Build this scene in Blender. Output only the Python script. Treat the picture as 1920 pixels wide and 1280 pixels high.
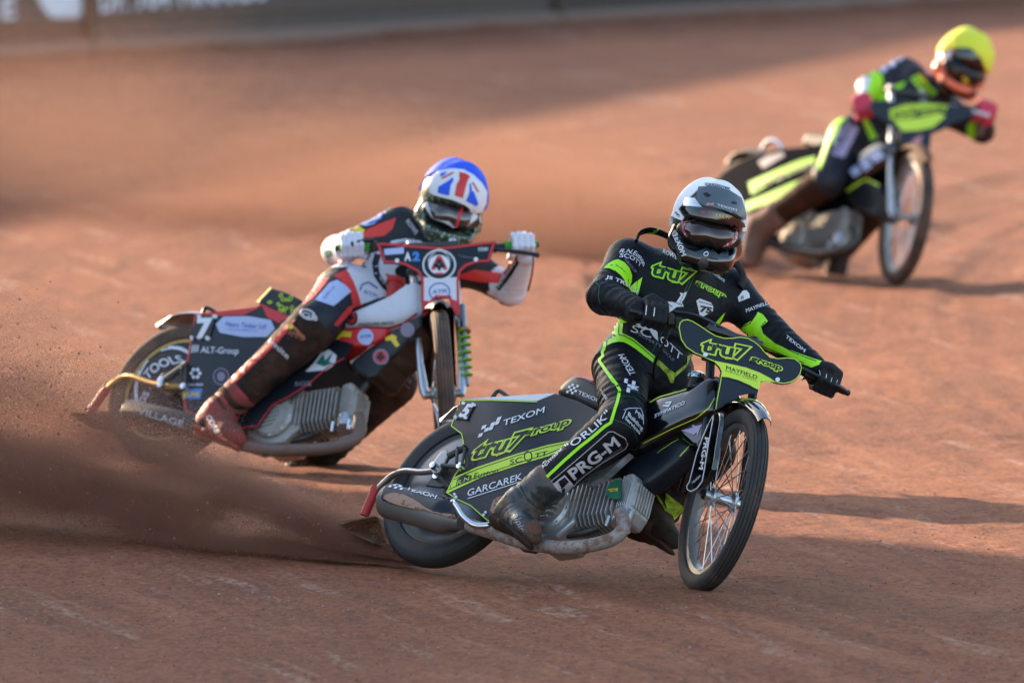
import bpy, bmesh, math, random
import numpy as np
from mathutils import Vector, Matrix, geometry
from mathutils.bvhtree import BVHTree

for _o in list(bpy.data.objects):
    bpy.data.objects.remove(_o, do_unlink=True)
random.seed(7); rng = np.random.default_rng(7)
SC = bpy.context.scene
COL = SC.collection
R_ = math.radians

# ------------------------------------------------------------------ camera
FPX = 400 / 36 * 1920            # focal length in photograph pixels
CAM_H = 3.9
PITCH = math.atan((640 + 869) / FPX)
cd = bpy.data.cameras.new('camera'); cam = bpy.data.objects.new('camera', cd); COL.objects.link(cam)
cam.location = (0, 0, CAM_H); cam.rotation_euler = (math.pi / 2 - PITCH, 0, 0)
cd.lens = 400; cd.sensor_width = 36; cd.sensor_fit = 'HORIZONTAL'
cd.clip_start = 1; cd.clip_end = 4000
cd.dof.use_dof = True; cd.dof.focus_distance = 42.75; cd.dof.aperture_fstop = 4.0; cd.dof.aperture_blades = 0
SC.camera = cam

# ------------------------------------------------------------------ light
SUN_EL, SUN_AZ_FROM = R_(15), (-0.66, 0.75)      # low sun behind the riders on the left
w = bpy.data.worlds.new('World'); SC.world = w; w.use_nodes = True
nt = w.node_tree; nt.nodes.clear()
sky = nt.nodes.new('ShaderNodeTexSky'); sky.sky_type = 'NISHITA'; sky.sun_disc = False
sky.sun_elevation = SUN_EL; sky.sun_rotation = math.atan2(SUN_AZ_FROM[0], SUN_AZ_FROM[1])
sky.air_density = 1.0; sky.dust_density = 1.5; sky.ozone_density = .9
bg = nt.nodes.new('ShaderNodeBackground'); bg.inputs['Strength'].default_value = 0.15
out = nt.nodes.new('ShaderNodeOutputWorld')
nt.links.new(sky.outputs[0], bg.inputs[0]); nt.links.new(bg.outputs[0], out.inputs[0])
sl = bpy.data.lights.new('sun', 'SUN'); sl.energy = 4.2; sl.angle = R_(0.6); sl.color = (1.0, 0.74, 0.50)
sun = bpy.data.objects.new('sun', sl); COL.objects.link(sun)
_d = Vector((SUN_AZ_FROM[0], SUN_AZ_FROM[1], 0)).normalized() * math.cos(SUN_EL) + Vector((0, 0, math.sin(SUN_EL)))
SUN_DIR = -_d
sun.rotation_euler = _d.to_track_quat('Z', 'Y').to_euler(); sun.location = (-30, 80, 30)
vs = SC.view_settings; vs.view_transform = 'Standard'; vs.look = 'None'; vs.gamma = 1; vs.exposure = 1.72
vs.use_curve_mapping = False
cy = SC.cycles
cy.use_denoising = True
try: cy.denoiser = 'OPENIMAGEDENOISE'
except Exception: pass
cy.max_bounces = 6; cy.diffuse_bounces = 3; cy.glossy_bounces = 3; cy.transmission_bounces = 3; cy.volume_bounces = 1
cy.transparent_max_bounces = 8
cy.volume_step_rate = 1.0; cy.volume_max_steps = 256
cy.sample_clamp_indirect = 6

# ------------------------------------------------------------------ pixel -> place helpers (photograph pixels, 1920 x 1280)
CP = Vector((0, 0, CAM_H))
FW = Vector((0, math.cos(PITCH), -math.sin(PITCH))); UP = Vector((0, math.sin(PITCH), math.cos(PITCH))); RT = Vector((1, 0, 0))
def ray(px, py): return FW + RT * ((px - 960) / FPX) + UP * ((640 - py) / FPX)
def at(px, py, Y):
    d = ray(px, py); return CP + d * (Y / d.y)
def gnd(px, py, z=0.0):
    d = ray(px, py); return CP + d * ((z - CAM_H) / d.z)
def on_plane(px, py, p0, n):
    d = ray(px, py); return CP + d * ((p0 - CP).dot(n) / d.dot(n))
def to_px(P):
    d = Vector(P) - CP; z = d.dot(FW)
    return (960 + FPX * d.x / z, 640 - FPX * d.dot(UP) / z)
def Z(ox, oy, s):            # reads points off an enlarged crop of the photograph
    return lambda pts: [(ox + x / s, oy + y / s) for x, y in pts]

# ------------------------------------------------------------------ materials
MATS = {}
DIRT = (0.17, 0.085, 0.05)
def mat(name, col, rough=.5, metal=0., coat=0., bump=0., bscale=60., dirt=0., dscale=14., vary=0., dcol=DIRT, spec=.5, sheen=0., thr=None):
    if name in MATS: return MATS[name]
    m = bpy.data.materials.new(name); m.use_nodes = True; MATS[name] = m
    t = m.node_tree; N = t.nodes; L = t.links; b = N['Principled BSDF']
    b.inputs['Roughness'].default_value = rough; b.inputs['Metallic'].default_value = metal
    b.inputs['Coat Weight'].default_value = coat; b.inputs['Coat Roughness'].default_value = .08
    b.inputs['Specular IOR Level'].default_value = spec
    if sheen: b.inputs['Sheen Weight'].default_value = sheen
    c4 = (*col, 1)
    b.inputs['Base Color'].default_value = c4
    geo = N.new('ShaderNodeTexCoord')
    src = None
    if vary:
        nz = N.new('ShaderNodeTexNoise'); nz.inputs['Scale'].default_value = 9; nz.inputs['Detail'].default_value = 5
        L.new(geo.outputs['Object'], nz.inputs['Vector'])
        mx = N.new('ShaderNodeMix'); mx.data_type = 'RGBA'
        mx.inputs[6].default_value = (*[c * (1 - vary) for c in col], 1); mx.inputs[7].default_value = (*[min(1, c * (1 + vary)) for c in col], 1)
        L.new(nz.outputs['Fac'], mx.inputs[0]); src = mx.outputs[2]
    if dirt:
        nd = N.new('ShaderNodeTexNoise'); nd.inputs['Scale'].default_value = dscale; nd.inputs['Detail'].default_value = 9; nd.inputs['Roughness'].default_value = .68
        L.new(geo.outputs['Object'], nd.inputs['Vector'])
        rp = N.new('ShaderNodeMapRange'); lo = .78 - .55 * dirt
        rp.inputs[1].default_value = lo; rp.inputs[2].default_value = lo + (.25 if thr is None else thr); L.new(nd.outputs['Fac'], rp.inputs[0])
        mx = N.new('ShaderNodeMix'); mx.data_type = 'RGBA'
        mx.inputs[6].default_value = c4; mx.inputs[7].default_value = (*dcol, 1)
        if src: L.new(src, mx.inputs[6])
        L.new(rp.outputs[0], mx.inputs[0]); src = mx.outputs[2]
        mr = N.new('ShaderNodeMapRange'); mr.inputs[3].default_value = rough; mr.inputs[4].default_value = .9
        L.new(rp.outputs[0], mr.inputs[0]); L.new(mr.outputs[0], b.inputs['Roughness'])
        if metal:
            mm = N.new('ShaderNodeMapRange'); mm.inputs[3].default_value = metal; mm.inputs[4].default_value = 0
            L.new(rp.outputs[0], mm.inputs[0]); L.new(mm.outputs[0], b.inputs['Metallic'])
        if coat:
            mc = N.new('ShaderNodeMapRange'); mc.inputs[3].default_value = coat; mc.inputs[4].default_value = 0
            L.new(rp.outputs[0], mc.inputs[0]); L.new(mc.outputs[0], b.inputs['Coat Weight'])
    if src: L.new(src, b.inputs['Base Color'])
    if bump:
        nb = N.new('ShaderNodeTexNoise'); nb.inputs['Scale'].default_value = bscale; nb.inputs['Detail'].default_value = 6
        L.new(geo.outputs['Object'], nb.inputs['Vector'])
        bp = N.new('ShaderNodeBump'); bp.inputs['Strength'].default_value = bump; bp.inputs['Distance'].default_value = .01
        L.new(nb.outputs['Fac'], bp.inputs['Height']); L.new(bp.outputs[0], b.inputs['Normal'])
    return m

NEON = (0.40, 0.92, 0.012); LIME = (0.58, 0.78, 0.05)
mat('suit_black', (.0032, .0042, .0070), .55, bump=.5, bscale=38, vary=.3, spec=.25)
mat('suit_mud', (.008, .0075, .008), .7, spec=.2, bump=.4, bscale=40, dirt=.74, dscale=7, dcol=(.070, .034, .022))
mat('neon', NEON, .5, vary=.1, bump=.1)
mat('neon_dirty', (.42, .62, .02), .55, dirt=.68, dscale=26, dcol=(.10, .05, .02))
mat('lime', LIME, .4, vary=.08, dirt=.25, dscale=20)
mat('print_white', (.74, .74, .80), .5, vary=.06)
mat('print_dirty', (.55, .52, .56), .55, dirt=.42, dscale=30, dcol=(.30, .2, .17))
mat('print_black', (.008, .009, .012), .5)
mat('vinyl_navy', (.0085, .0115, .0185), .42, coat=.06, spec=.4, bump=.12, bscale=7, dirt=.30, dscale=10, dcol=(.060, .042, .034))
mat('silencer_grey', (.20, .19, .185), .5, .55, dirt=.40, dscale=12, dcol=(.16, .11, .09))
mat('vinyl_matte', (.008, .010, .016), .8, spec=.02)
mat('disc_grey', (.16, .17, .19), .36, .8, dirt=.3, dscale=12)
mat('rim_dark', (.20, .19, .18), .4, .7, dirt=.5, dscale=14, dcol=(.17, .10, .07))
mat('helmet_slate', (.022, .030, .038), .28, coat=.6)
mat('gloss_black', (.003, .0035, .005), .10, coat=1)
mat('satin_black', (.006, .0065, .008), .4)
mat('rubber', (.022, .022, .024), .62, dirt=.34, dscale=9, dcol=(.10, .06, .045), bump=.2, bscale=90)
mat('rubber_front', (.026, .024, .024), .7, dirt=.5, dscale=9, dcol=(.12, .07, .05), bump=.25, bscale=110)
mat('rubber_far', (.05, .035, .03), .8, dirt=.7, dscale=8, dcol=(.16, .09, .06))
mat('alu', (.62, .63, .66), .34, .9, dirt=.34, dscale=12, dcol=(.22, .15, .11))
mat('alu_dirty', (.52, .51, .51), .42, .75, dirt=.52, dscale=9, dcol=(.27, .19, .145))
mat('alu_dusty', (.40, .37, .34), .5, .55, dirt=.55, dscale=9, dcol=(.20, .14, .105))
mat('chrome', (.7, .7, .72), .18, 1., dirt=.25, dscale=20)
mat('steel', (.30, .30, .31), .35, .9, dirt=.38, dscale=16)
mat('steel_dark', (.07, .068, .065), .45, .6, dirt=.42, dscale=14, dcol=(.14, .10, .08))
mat('pipe_mud', (.34, .29, .27), .6, .25, dirt=.56, dscale=26, dcol=(.20, .11, .075), thr=.12)
mat('pipe_blue', (.16, .15, .19), .4, .7, dirt=.4, dscale=12)
mat('pipe_brown', (.18, .12, .10), .6, .2, dirt=.5, dscale=14)
mat('red', (.62, .03, .035), .45, vary=.1, dirt=.18)
mat('red_dirty', (.48, .025, .02), .5, dirt=.48, dscale=18)
mat('rust', (.13, .06, .03), .85, dirt=.5, dscale=16, dcol=(.24, .11, .04), bump=.6, bscale=50)
mat('gold', (.50, .32, .10), .4, .7, dirt=.35)
mat('boot_black', (.022, .03, .034), .36, coat=.2, dirt=.60, dscale=11, dcol=(.19, .10, .066), bump=.45, bscale=24)
mat('boot_mud', (.022, .017, .014), .8, spec=.2, dirt=.66, dscale=9, dcol=(.075, .04, .027), bump=.6, bscale=22)
mat('boot_red', (.36, .03, .03), .55, dirt=.72, dscale=8, dcol=(.13, .05, .035), bump=.4, bscale=24)
mat('boot_brown', (.13, .065, .045), .8, dirt=.6, dscale=10, dcol=(.22, .12, .085), bump=.4)
mat('steel_shoe', (.35, .30, .27), .4, .7, dirt=.55, dscale=14)
mat('helmet_black', (.004, .005, .007), .10, coat=1, spec=.6)
mat('helmet_grey', (.085, .11, .13), .30, coat=.5)
mat('cloth_white', (.88, .89, .95), .8, bump=.6, bscale=14)
mat('cloth_blue', (.02, .10, .75), .75, bump=.6, bscale=14)
mat('cloth_yellow', (.80, .78, .05), .75, bump=.6, bscale=14)
mat('helmet_green', (.03, .05, .03), .25, coat=.8, dirt=.42, dscale=55, dcol=(.35, .45, .33), thr=.05)
mat('helmet_orange', (.75, .11, .03), .3, coat=.6)
mat('lens_dark', (.05, .028, .024), .05, metal=.55, coat=1)
mat('lens_smoke', (.09, .075, .08), .06, metal=.6, coat=1)
mat('goggle_red', (.42, .04, .06), .5, dirt=.5, dscale=90, dcol=(.6, .55, .58), thr=.04)
mat('goggle_white', (.62, .62, .68), .5)
mat('glove_black', (.004, .004, .006), .75, bump=.5, bscale=60)
mat('glove_white', (.66, .64, .72), .7, bump=.5, bscale=60)
mat('glove_pink', (.62, .05, .10), .7, bump=.4)
mat('green_spring', (.14, .42, .02), .4)
mat('green_grip', (.06, .35, .03), .6)
mat('blue_print', (.03, .09, .42), .5)
mat('blue_pale', (.42, .48, .72), .5)
mat('blue_bright', (.05, .22, .62), .5)
mat('green_badge', (.012, .12, .06), .45)
mat('yellow_print', (.75, .55, .03), .5)
mat('teal_print', (.02, .16, .13), .5)
mat('suit_red', (.66, .035, .03), .55, bump=.3, bscale=40, vary=.15)
mat('suit_white', (.62, .61, .68), .6, bump=.35, bscale=40, vary=.06)
mat('suit_navy', (.006, .0075, .015), .6, bump=.35, bscale=40)
mat('leg_brown', (.045, .018, .011), .8, spec=.1, dirt=.5, dscale=8, dcol=(.085, .037, .02), bump=.4)
mat('purple_grey', (.22, .19, .26), .5)
mat('pink_print', (.55, .22, .26), .5)
mat('violet_print', (.42, .36, .52), .5)
mat('orange_print', (.40, .12, .05), .5)
mat('tan_dirt', (.40, .24, .18), .9, dirt=.45, dscale=40, dcol=(.20, .10, .06), thr=.08)
mat('leopard', (.45, .62, .02), .5)

# ------------------------------------------------------------------ objects
ROOT = {}        # name of a thing -> its matrix
def tag(o, label=None, cat=None, group=None, kind=None):
    if label: o['label'] = label
    if cat: o['category'] = cat
    if group: o['group'] = group
    if kind: o['kind'] = kind
    return o
def empty(name, M, label, cat, group=None):
    o = bpy.data.objects.new(name, None); COL.objects.link(o); o.matrix_world = M; ROOT[o.name] = M
    o.empty_display_size = .2
    return tag(o, label, cat, group)
def root_matrix(p):
    while p is not None and p.name not in ROOT: p = p.parent
    return ROOT[p.name] if p is not None else Matrix.Identity(4)
BVH = {}
def link(name, V, F, m, parent=None, smooth=True, angle=40, keep=False, root_at=None, bevel=0, solid=0):
    """vertices in world space; stored relative to the thing they belong to"""
    V = np.asarray(V, float).reshape(-1, 3)
    used = sorted({int(i) for f in F for i in f})
    if len(used) < len(V):
        mp = {a: i for i, a in enumerate(used)}; V = V[used]; F = [[mp[int(i)] for i in f] for f in F]
    M = root_matrix(parent) if parent is not None else (Matrix.Translation(root_at) if root_at is not None else Matrix.Identity(4))
    A = np.array(M.inverted())
    L = V @ A[:3, :3].T + A[:3, 3]
    me = bpy.data.meshes.new(name); me.from_pydata(L.tolist(), [], [list(map(int, f)) for f in F]); me.update()
    if bevel or solid:
        pass
    if smooth:
        me.shade_smooth()
        if angle < 180: me.set_sharp_from_angle(angle=R_(angle))
    if isinstance(m, str): m = MATS[m]
    me.materials.append(m)
    o = bpy.data.objects.new(name, me); COL.objects.link(o)
    if parent is not None:
        o.parent = parent
    else:
        o.matrix_world = M; ROOT[o.name] = M
    if solid:
        md = o.modifiers.new('thickness', 'SOLIDIFY'); md.thickness = solid; md.offset = 0
    if bevel:
        md = o.modifiers.new('edge', 'BEVEL'); md.width = bevel; md.segments = 2; md.limit_method = 'ANGLE'; md.angle_limit = R_(40)
    if keep: BVH[o.name] = BVHTree.FromPolygons([Vector(v) for v in V.tolist()], [list(map(int, f)) for f in F])
    return o

class MB:
    """collects shapes in world space for one mesh"""
    def __init__(s, T=None): s.V = []; s.F = []; s.T = T
    def add(s, V, F):
        b = len(s.V)
        for v in V: s.V.append(tuple(s.T @ Vector(v)) if s.T else tuple(v))
        for f in F: s.F.append([i + b for i in f])
        return s
    def tube(s, path, rad, n=12, caps=True, flat=1.0, side=None):
        P = [Vector(p) for p in path]; m = len(P)
        if not hasattr(rad, '__len__'): rad = [rad] * m
        V = []; F = []
        t0 = (P[1] - P[0]).normalized()
        a = side.copy() if side is not None else (Vector((0, 0, 1)) if abs(t0.z) < .9 else Vector((1, 0, 0)))
        a = (a - t0 * a.dot(t0)).normalized()
        for i in range(m):
            t = ((P[min(i + 1, m - 1)] - P[max(i - 1, 0)])).normalized()
            a = (a - t * a.dot(t)).normalized(); b = t.cross(a)
            for k in range(n):
                an = 2 * math.pi * k / n
                V.append(P[i] + a * (math.cos(an) * rad[i]) + b * (math.sin(an) * rad[i] * flat))
        for i in range(m - 1):
            for k in range(n):
                F.append([i * n + k, i * n + (k + 1) % n, (i + 1) * n + (k + 1) % n, (i + 1) * n + k])
        if caps: F.append(list(range(n))[::-1]); F.append([(m - 1) * n + k for k in range(n)])
        return s.add(V, F)
    def prism(s, poly, off):
        P = [Vector(p) for p in poly]; n = len(P); off = Vector(off)
        V = P + [p + off for p in P]
        F = [list(range(n)), [n + i for i in range(n)][::-1]] + [[i, i + n, (i + 1) % n + n, (i + 1) % n] for i in range(n)]
        return s.add(V, F)
    def loft(s, A, B):
        n = len(A); V = list(A) + list(B)
        F = [list(range(n)), [n + i for i in range(n)][::-1]] + [[i, i + n, (i + 1) % n + n, (i + 1) % n] for i in range(n)]
        return s.add(V, F)
    def box(s, c, ax, ay, az):
        c = Vector(c); ax = Vector(ax); ay = Vector(ay); az = Vector(az)
        V = [c + ax * i + ay * j + az * k for i in (-1, 1) for j in (-1, 1) for k in (-1, 1)]
        return s.add(V, [(0, 1, 3, 2), (4, 6, 7, 5), (0, 4, 5, 1), (2, 3, 7, 6), (0, 2, 6, 4), (1, 5, 7, 3)])
    def lathe(s, prof, o, axis, n=48, closed=False, caps=False):
        o = Vector(o); ax = Vector(axis).normalized()
        a = Vector((0, 0, 1)) if abs(ax.z) < .9 else Vector((1, 0, 0))
        a = (a - ax * a.dot(ax)).normalized(); b = ax.cross(a); m = len(prof); V = []; F = []
        for k in range(n):
            an = 2 * math.pi * k / n; d = a * math.cos(an) + b * math.sin(an)
            for r, h in prof: V.append(o + d * r + ax * h)
        for k in range(n):
            for i in range(m if closed else m - 1):
                j = (i + 1) % m; k2 = (k + 1) % n
                F.append([k * m + i, k * m + j, k2 * m + j, k2 * m + i])
        if caps: F.append([k * m for k in range(n)]); F.append([k * m + m - 1 for k in range(n)][::-1])
        return s.add(V, F)
    def ball(s, c, r, n=10):
        pr = [(r * math.sin(math.pi * i / n), -r * math.cos(math.pi * i / n)) for i in range(1, n)]
        return s.lathe(pr, c, (0, 0, 1), 14, caps=True)
    def build(s, name, m, parent=None, **k): return link(name, s.V, s.F, m, parent, **k)

def bez(P, n=8):
    """smooth path through points (Catmull-Rom)"""
    P = [Vector(p) for p in P]; out = []
    for i in range(len(P) - 1):
        p0 = P[max(i - 1, 0)]; p1 = P[i]; p2 = P[i + 1]; p3 = P[min(i + 2, len(P) - 1)]
        for k in range(n):
            t = k / n
            out.append(.5 * ((2 * p1) + (p2 - p0) * t + (2 * p0 - 5 * p1 + 4 * p2 - p3) * t * t + (3 * p1 - p0 - 3 * p2 + p3) * t ** 3))
    return out + [P[-1]]
def smooth2(pts, n=4, closed=True):
    """rounded 2-D outline"""
    P = [Vector((x, y)) for x, y in pts]; m = len(P); out = []
    for i in range(m):
        p0, p1, p2, p3 = P[i - 1], P[i], P[(i + 1) % m], P[(i + 2) % m]
        for k in range(n):
            t = k / n
            v = .5 * ((2 * p1) + (p2 - p0) * t + (2 * p0 - 5 * p1 + 4 * p2 - p3) * t * t + (3 * p1 - p0 - 3 * p2 + p3) * t ** 3)
            out.append((v.x, v.y))
    return out

# ------------------------------------------------------------------ smooth solids from distance fields
class SDF:
    def __init__(s, lo, hi, h):
        s.lo = np.array(lo, float); s.h = h
        s.n = np.ceil((np.array(hi) - s.lo) / h).astype(int) + 1
        s.v = np.full(s.n, .5, np.float32)
    def _sub(s, lo, hi):
        a = np.clip(((np.array(lo) - s.lo) / s.h).astype(int), 0, s.n - 1); b = np.clip(((np.array(hi) - s.lo) / s.h).astype(int) + 2, 1, s.n)
        sl_ = tuple(slice(a[i], b[i]) for i in range(3))
        g = np.meshgrid(*[s.lo[i] + s.h * np.arange(a[i], b[i]) for i in range(3)], indexing='ij')
        return sl_, np.stack(g, -1)
    def _join(s, sl_, d, k, sub=False):
        a = s.v[sl_]
        if sub:
            d = -d; h = np.maximum(k - np.abs(a - d), 0) / k; s.v[sl_] = np.maximum(a, d) + h * h * k / 4
        else:
            h = np.maximum(k - np.abs(a - d), 0) / k; s.v[sl_] = np.minimum(a, d) - h * h * k / 4
    def cap(s, A, B, ra, rb, k=.03, side=None, wa=None, wb=None, fold=None, sub=False):
        """tapered capsule; side, wa, wb: half widths along side (elliptic section); fold=(t, width, depth, wavelength)"""
        A = np.array(A, float); B = np.array(B, float)
        R = max(ra, rb, wa or 0, wb or 0) + k + .02
        sl_, p = s._sub(np.minimum(A, B) - R, np.maximum(A, B) + R)
        ab = B - A; L2 = max(float(ab @ ab), 1e-9); q = p - A
        tt = (q @ ab) / L2; t = np.clip(tt, 0, 1)
        d = q - t[..., None] * ab
        r = ra + (rb - ra) * t
        if side is not None:
            sd = np.array(side, float); u = ab / math.sqrt(L2); sd = sd - u * (sd @ u); sd /= np.linalg.norm(sd)
            ds = d @ sd; rest = d - ds[..., None] * sd
            w_ = wa + (wb - wa) * t
            rr = np.sqrt((ds / w_) ** 2 + (rest ** 2).sum(-1) / r ** 2)
            dist = (rr - 1) * np.minimum(w_, r)
        else:
            dist = np.sqrt((d ** 2).sum(-1)) - r
        if fold:
            for (tc, wd, dep, wl) in fold:
                u = ab / math.sqrt(L2)
                o = np.cross(u, [.3, .5, .8]); o /= np.linalg.norm(o); o2 = np.cross(u, o)
                ph = (tt * math.sqrt(L2)) / wl * 2 * math.pi + 2.6 * np.sin((d @ o) * 30) + 2.2 * np.sin((d @ o2) * 24 + 1.1)
                dist = dist - dep * np.exp(-((tt - tc) / wd) ** 2) * (np.sin(ph) + .5 * np.sin(ph * .53 + 2))
        s._join(sl_, dist.astype(np.float32), k, sub)
    def ell(s, c, r, ax, k=.03, sub=False):
        """ellipsoid with axes matrix ax (rows)"""
        c = np.array(c, float); ax = np.array(ax, float); r = np.array(r, float); R = r.max() + k + .01
        sl_, p = s._sub(c - R, c + R); q = (p - c) @ ax.T
        k0 = np.sqrt(((q / r) ** 2).sum(-1)); k1 = np.sqrt(((q / r ** 2) ** 2).sum(-1)) + 1e-9
        s._join(sl_, (k0 * (k0 - 1) / k1).astype(np.float32), k, sub)
    def box(s, c, r, ax, rad=.01, k=.01, sub=False):
        c = np.array(c, float); ax = np.array(ax, float); r = np.array(r, float); R = np.linalg.norm(r) + k + .02
        sl_, p = s._sub(c - R, c + R); q = np.abs((p - c) @ ax.T) - (r - rad)
        d = np.sqrt((np.maximum(q, 0) ** 2).sum(-1)) + np.minimum(q.max(-1), 0) - rad
        s._join(sl_, d.astype(np.float32), k, sub)
    def mesh(s, smooth=1):
        v = s.v; ins = v < 0; n = v.shape
        c = [ins[i:n[0] - 1 + i, j:n[1] - 1 + j, k:n[2] - 1 + k] for i in (0, 1) for j in (0, 1) for k in (0, 1)]
        sm = sum(x.astype(np.int8) for x in c); act = (sm > 0) & (sm < 8)
        idx = np.argwhere(act); ids = np.full(act.shape, -1, np.int64); ids[act] = np.arange(len(idx))
        co = np.array([(i, j, k) for i in (0, 1) for j in (0, 1) for k in (0, 1)])
        val = np.stack([v[tuple((idx + o).T)] for o in co], 1)
        acc = np.zeros((len(idx), 3)); cnt = np.zeros(len(idx))
        for a in range(8):
            for b in range(a + 1, 8):
                if np.abs(co[a] - co[b]).sum() != 1: continue
                va, vb = val[:, a], val[:, b]; cr = (va < 0) != (vb < 0)
                t = np.where(cr, va / np.where(cr, va - vb, 1), 0)
                acc += np.where(cr[:, None], co[a] + t[:, None] * (co[b] - co[a]), 0); cnt += cr
        V = s.lo + s.h * (idx + acc / cnt[:, None])
        F = []
        for ax in range(3):
            u, w_ = (ax + 1) % 3, (ax + 2) % 3
            s0 = [slice(None)] * 3; s1 = [slice(None)] * 3
            s0[ax] = slice(0, n[ax] - 1); s1[ax] = slice(1, n[ax])
            A, B = ins[tuple(s0)], ins[tuple(s1)]
            e = np.argwhere(A != B); e = e[(e[:, u] > 0) & (e[:, w_] > 0) & (e[:, u] < n[u] - 1) & (e[:, w_] < n[w_] - 1)]
            flip = A[tuple(e.T)]
            def cid(du, dw):
                q = e.copy(); q[:, u] -= du; q[:, w_] -= dw; return ids[tuple(q.T)]
            Q = np.stack([cid(1, 1), cid(0, 1), cid(0, 0), cid(1, 0)], 1)
            Q[~flip] = Q[~flip][:, ::-1]
            F.append(Q)
        F = np.concatenate(F)
        for _ in range(smooth):
            acc = np.zeros_like(V); ct = np.zeros(len(V))
            for a in range(4):
                i, j = F[:, a], F[:, (a + 1) % 4]
                np.add.at(acc, i, V[j]); np.add.at(ct, i, 1); np.add.at(acc, j, V[i]); np.add.at(ct, j, 1)
            V = .5 * V + .5 * acc / ct[:, None]
        return V, F

# ------------------------------------------------------------------ prints laid on a surface
def drape(surf, pts, off):
    """put photograph points on the surface of a part (each point is where its line of sight meets that part)"""
    bv = [BVH[s.name] for s in (surf if isinstance(surf, (list, tuple)) else [surf])]
    res = []; last = None; miss = []
    for i, (x, y) in enumerate(pts):
        d = ray(x, y).normalized(); best = None
        for b in bv:
            h = b.ray_cast(CP, d)
            if h[0] is not None and (best is None or h[3] < best[3]): best = h
        if best is None: res.append(None); miss.append(i); continue
        nn = best[1] if best[1].dot(d) < 0 else -best[1]
        res.append(best[0] + nn * off)
    if miss:
        ok = [r for r in res if r is not None]
        if not ok: return None
        ym = sum(r.y for r in ok) / len(ok)
        for i in miss:
            p = at(*pts[i], ym); best = None
            for b in bv:
                h = b.find_nearest(p)
                if h[0] is not None and (best is None or h[3] < best[3]): best = h
            res[i] = best[0] + best[1] * off
    return res
def sound(V, P, F):
    """drop faces that bridge from one limb to another"""
    out = []
    for f in F:
        ok = True
        for i in range(len(f)):
            a, b = f[i], f[(i + 1) % len(f)]
            lp = math.hypot(P[a][0] - P[b][0], P[a][1] - P[b][1]); d = max(20., V[a].y)
            if (V[a] - V[b]).length > 3.2 * lp * d / FPX + .014: ok = False; break
        if ok: out.append(f)
    return out
def largest(F):
    """the biggest connected piece"""
    par = {}
    def find(x):
        while par.setdefault(x, x) != x: par[x] = par[par[x]]; x = par[x]
        return x
    for f in F:
        for q in f[1:]: par[find(q)] = find(f[0])
    cnt = {}
    for f in F: k = find(f[0]); cnt[k] = cnt.get(k, 0) + 1
    best = max(cnt, key=cnt.get); return [f for f in F if find(f[0]) == best]
def inside(p, poly):
    x, y = p; c = False; n = len(poly); j = n - 1
    for i in range(n):
        xi, yi = poly[i]; xj, yj = poly[j]
        if (yi > y) != (yj > y) and x < (xj - xi) * (y - yi) / (yj - yi) + xi: c = not c
        j = i
    return c
def fill2(poly, g):
    B = []; n = len(poly)
    for i in range(n):
        a, b = poly[i], poly[(i + 1) % n]; L = math.hypot(b[0] - a[0], b[1] - a[1]); k = max(1, int(L / g))
        for q in range(k): B.append((a[0] + (b[0] - a[0]) * q / k, a[1] + (b[1] - a[1]) * q / k))
    xs = [p[0] for p in B]; ys = [p[1] for p in B]; P = []
    x = min(xs) + g * .5; r = 0
    while x < max(xs):
        y = min(ys) + g * (.5 if r % 2 else .25)
        while y < max(ys):
            if inside((x, y), poly): P.append((x, y))
            y += g
        x += g; r += 1
    nb = len(B)
    rr = geometry.delaunay_2d_cdt([Vector(p) for p in B + P], [(i, (i + 1) % nb) for i in range(nb)], [list(range(nb))], 1, 1e-4)
    return [(v.x, v.y) for v in rr[0]], [list(f) for f in rr[2]]
def patch(surf, poly, m, name='stripe', off=.0021, g=4, thick=0, parent=None):
    P, F = fill2(poly, g)
    if not F: return None
    V = drape(surf, P, off + thick)
    if V is None: return None
    F = sound(V, P, F)
    if not F: return None
    F = largest(F)
    par = parent or (surf[0] if isinstance(surf, (list, tuple)) else surf)
    # faces must look towards the camera
    f = F[0]; nrm = (V[f[1]] - V[f[0]]).cross(V[f[2]] - V[f[0]])
    if nrm.dot(FW) > 0: F = [q[::-1] for q in F]
    if thick:
        V0 = drape(surf, P, -.002); n = len(V); ec = {}
        for q in F:
            for i in range(len(q)):
                e = (q[i], q[(i + 1) % len(q)]); ec[e] = 1
        V = V + V0
        F = F + [[b, a, a + n, b + n] for (a, b) in ec if (b, a) not in ec]
    return link(name, [tuple(v) for v in V], F, m, par, angle=50, keep=bool(thick))
def stroke2(line, w):
    """polygon of a line of width w (photograph pixels)"""
    P = [Vector((x, y)) for x, y in line]; A = []; B = []
    ws = w if hasattr(w, '__len__') else [w] * len(P)
    for i, p in enumerate(P):
        t = (P[min(i + 1, len(P) - 1)] - P[max(i - 1, 0)]).normalized(); nn = Vector((-t.y, t.x)) * ws[i] / 2
        A.append(tuple(p + nn)); B.append(tuple(p - nn))
    return A + B[::-1]
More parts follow.
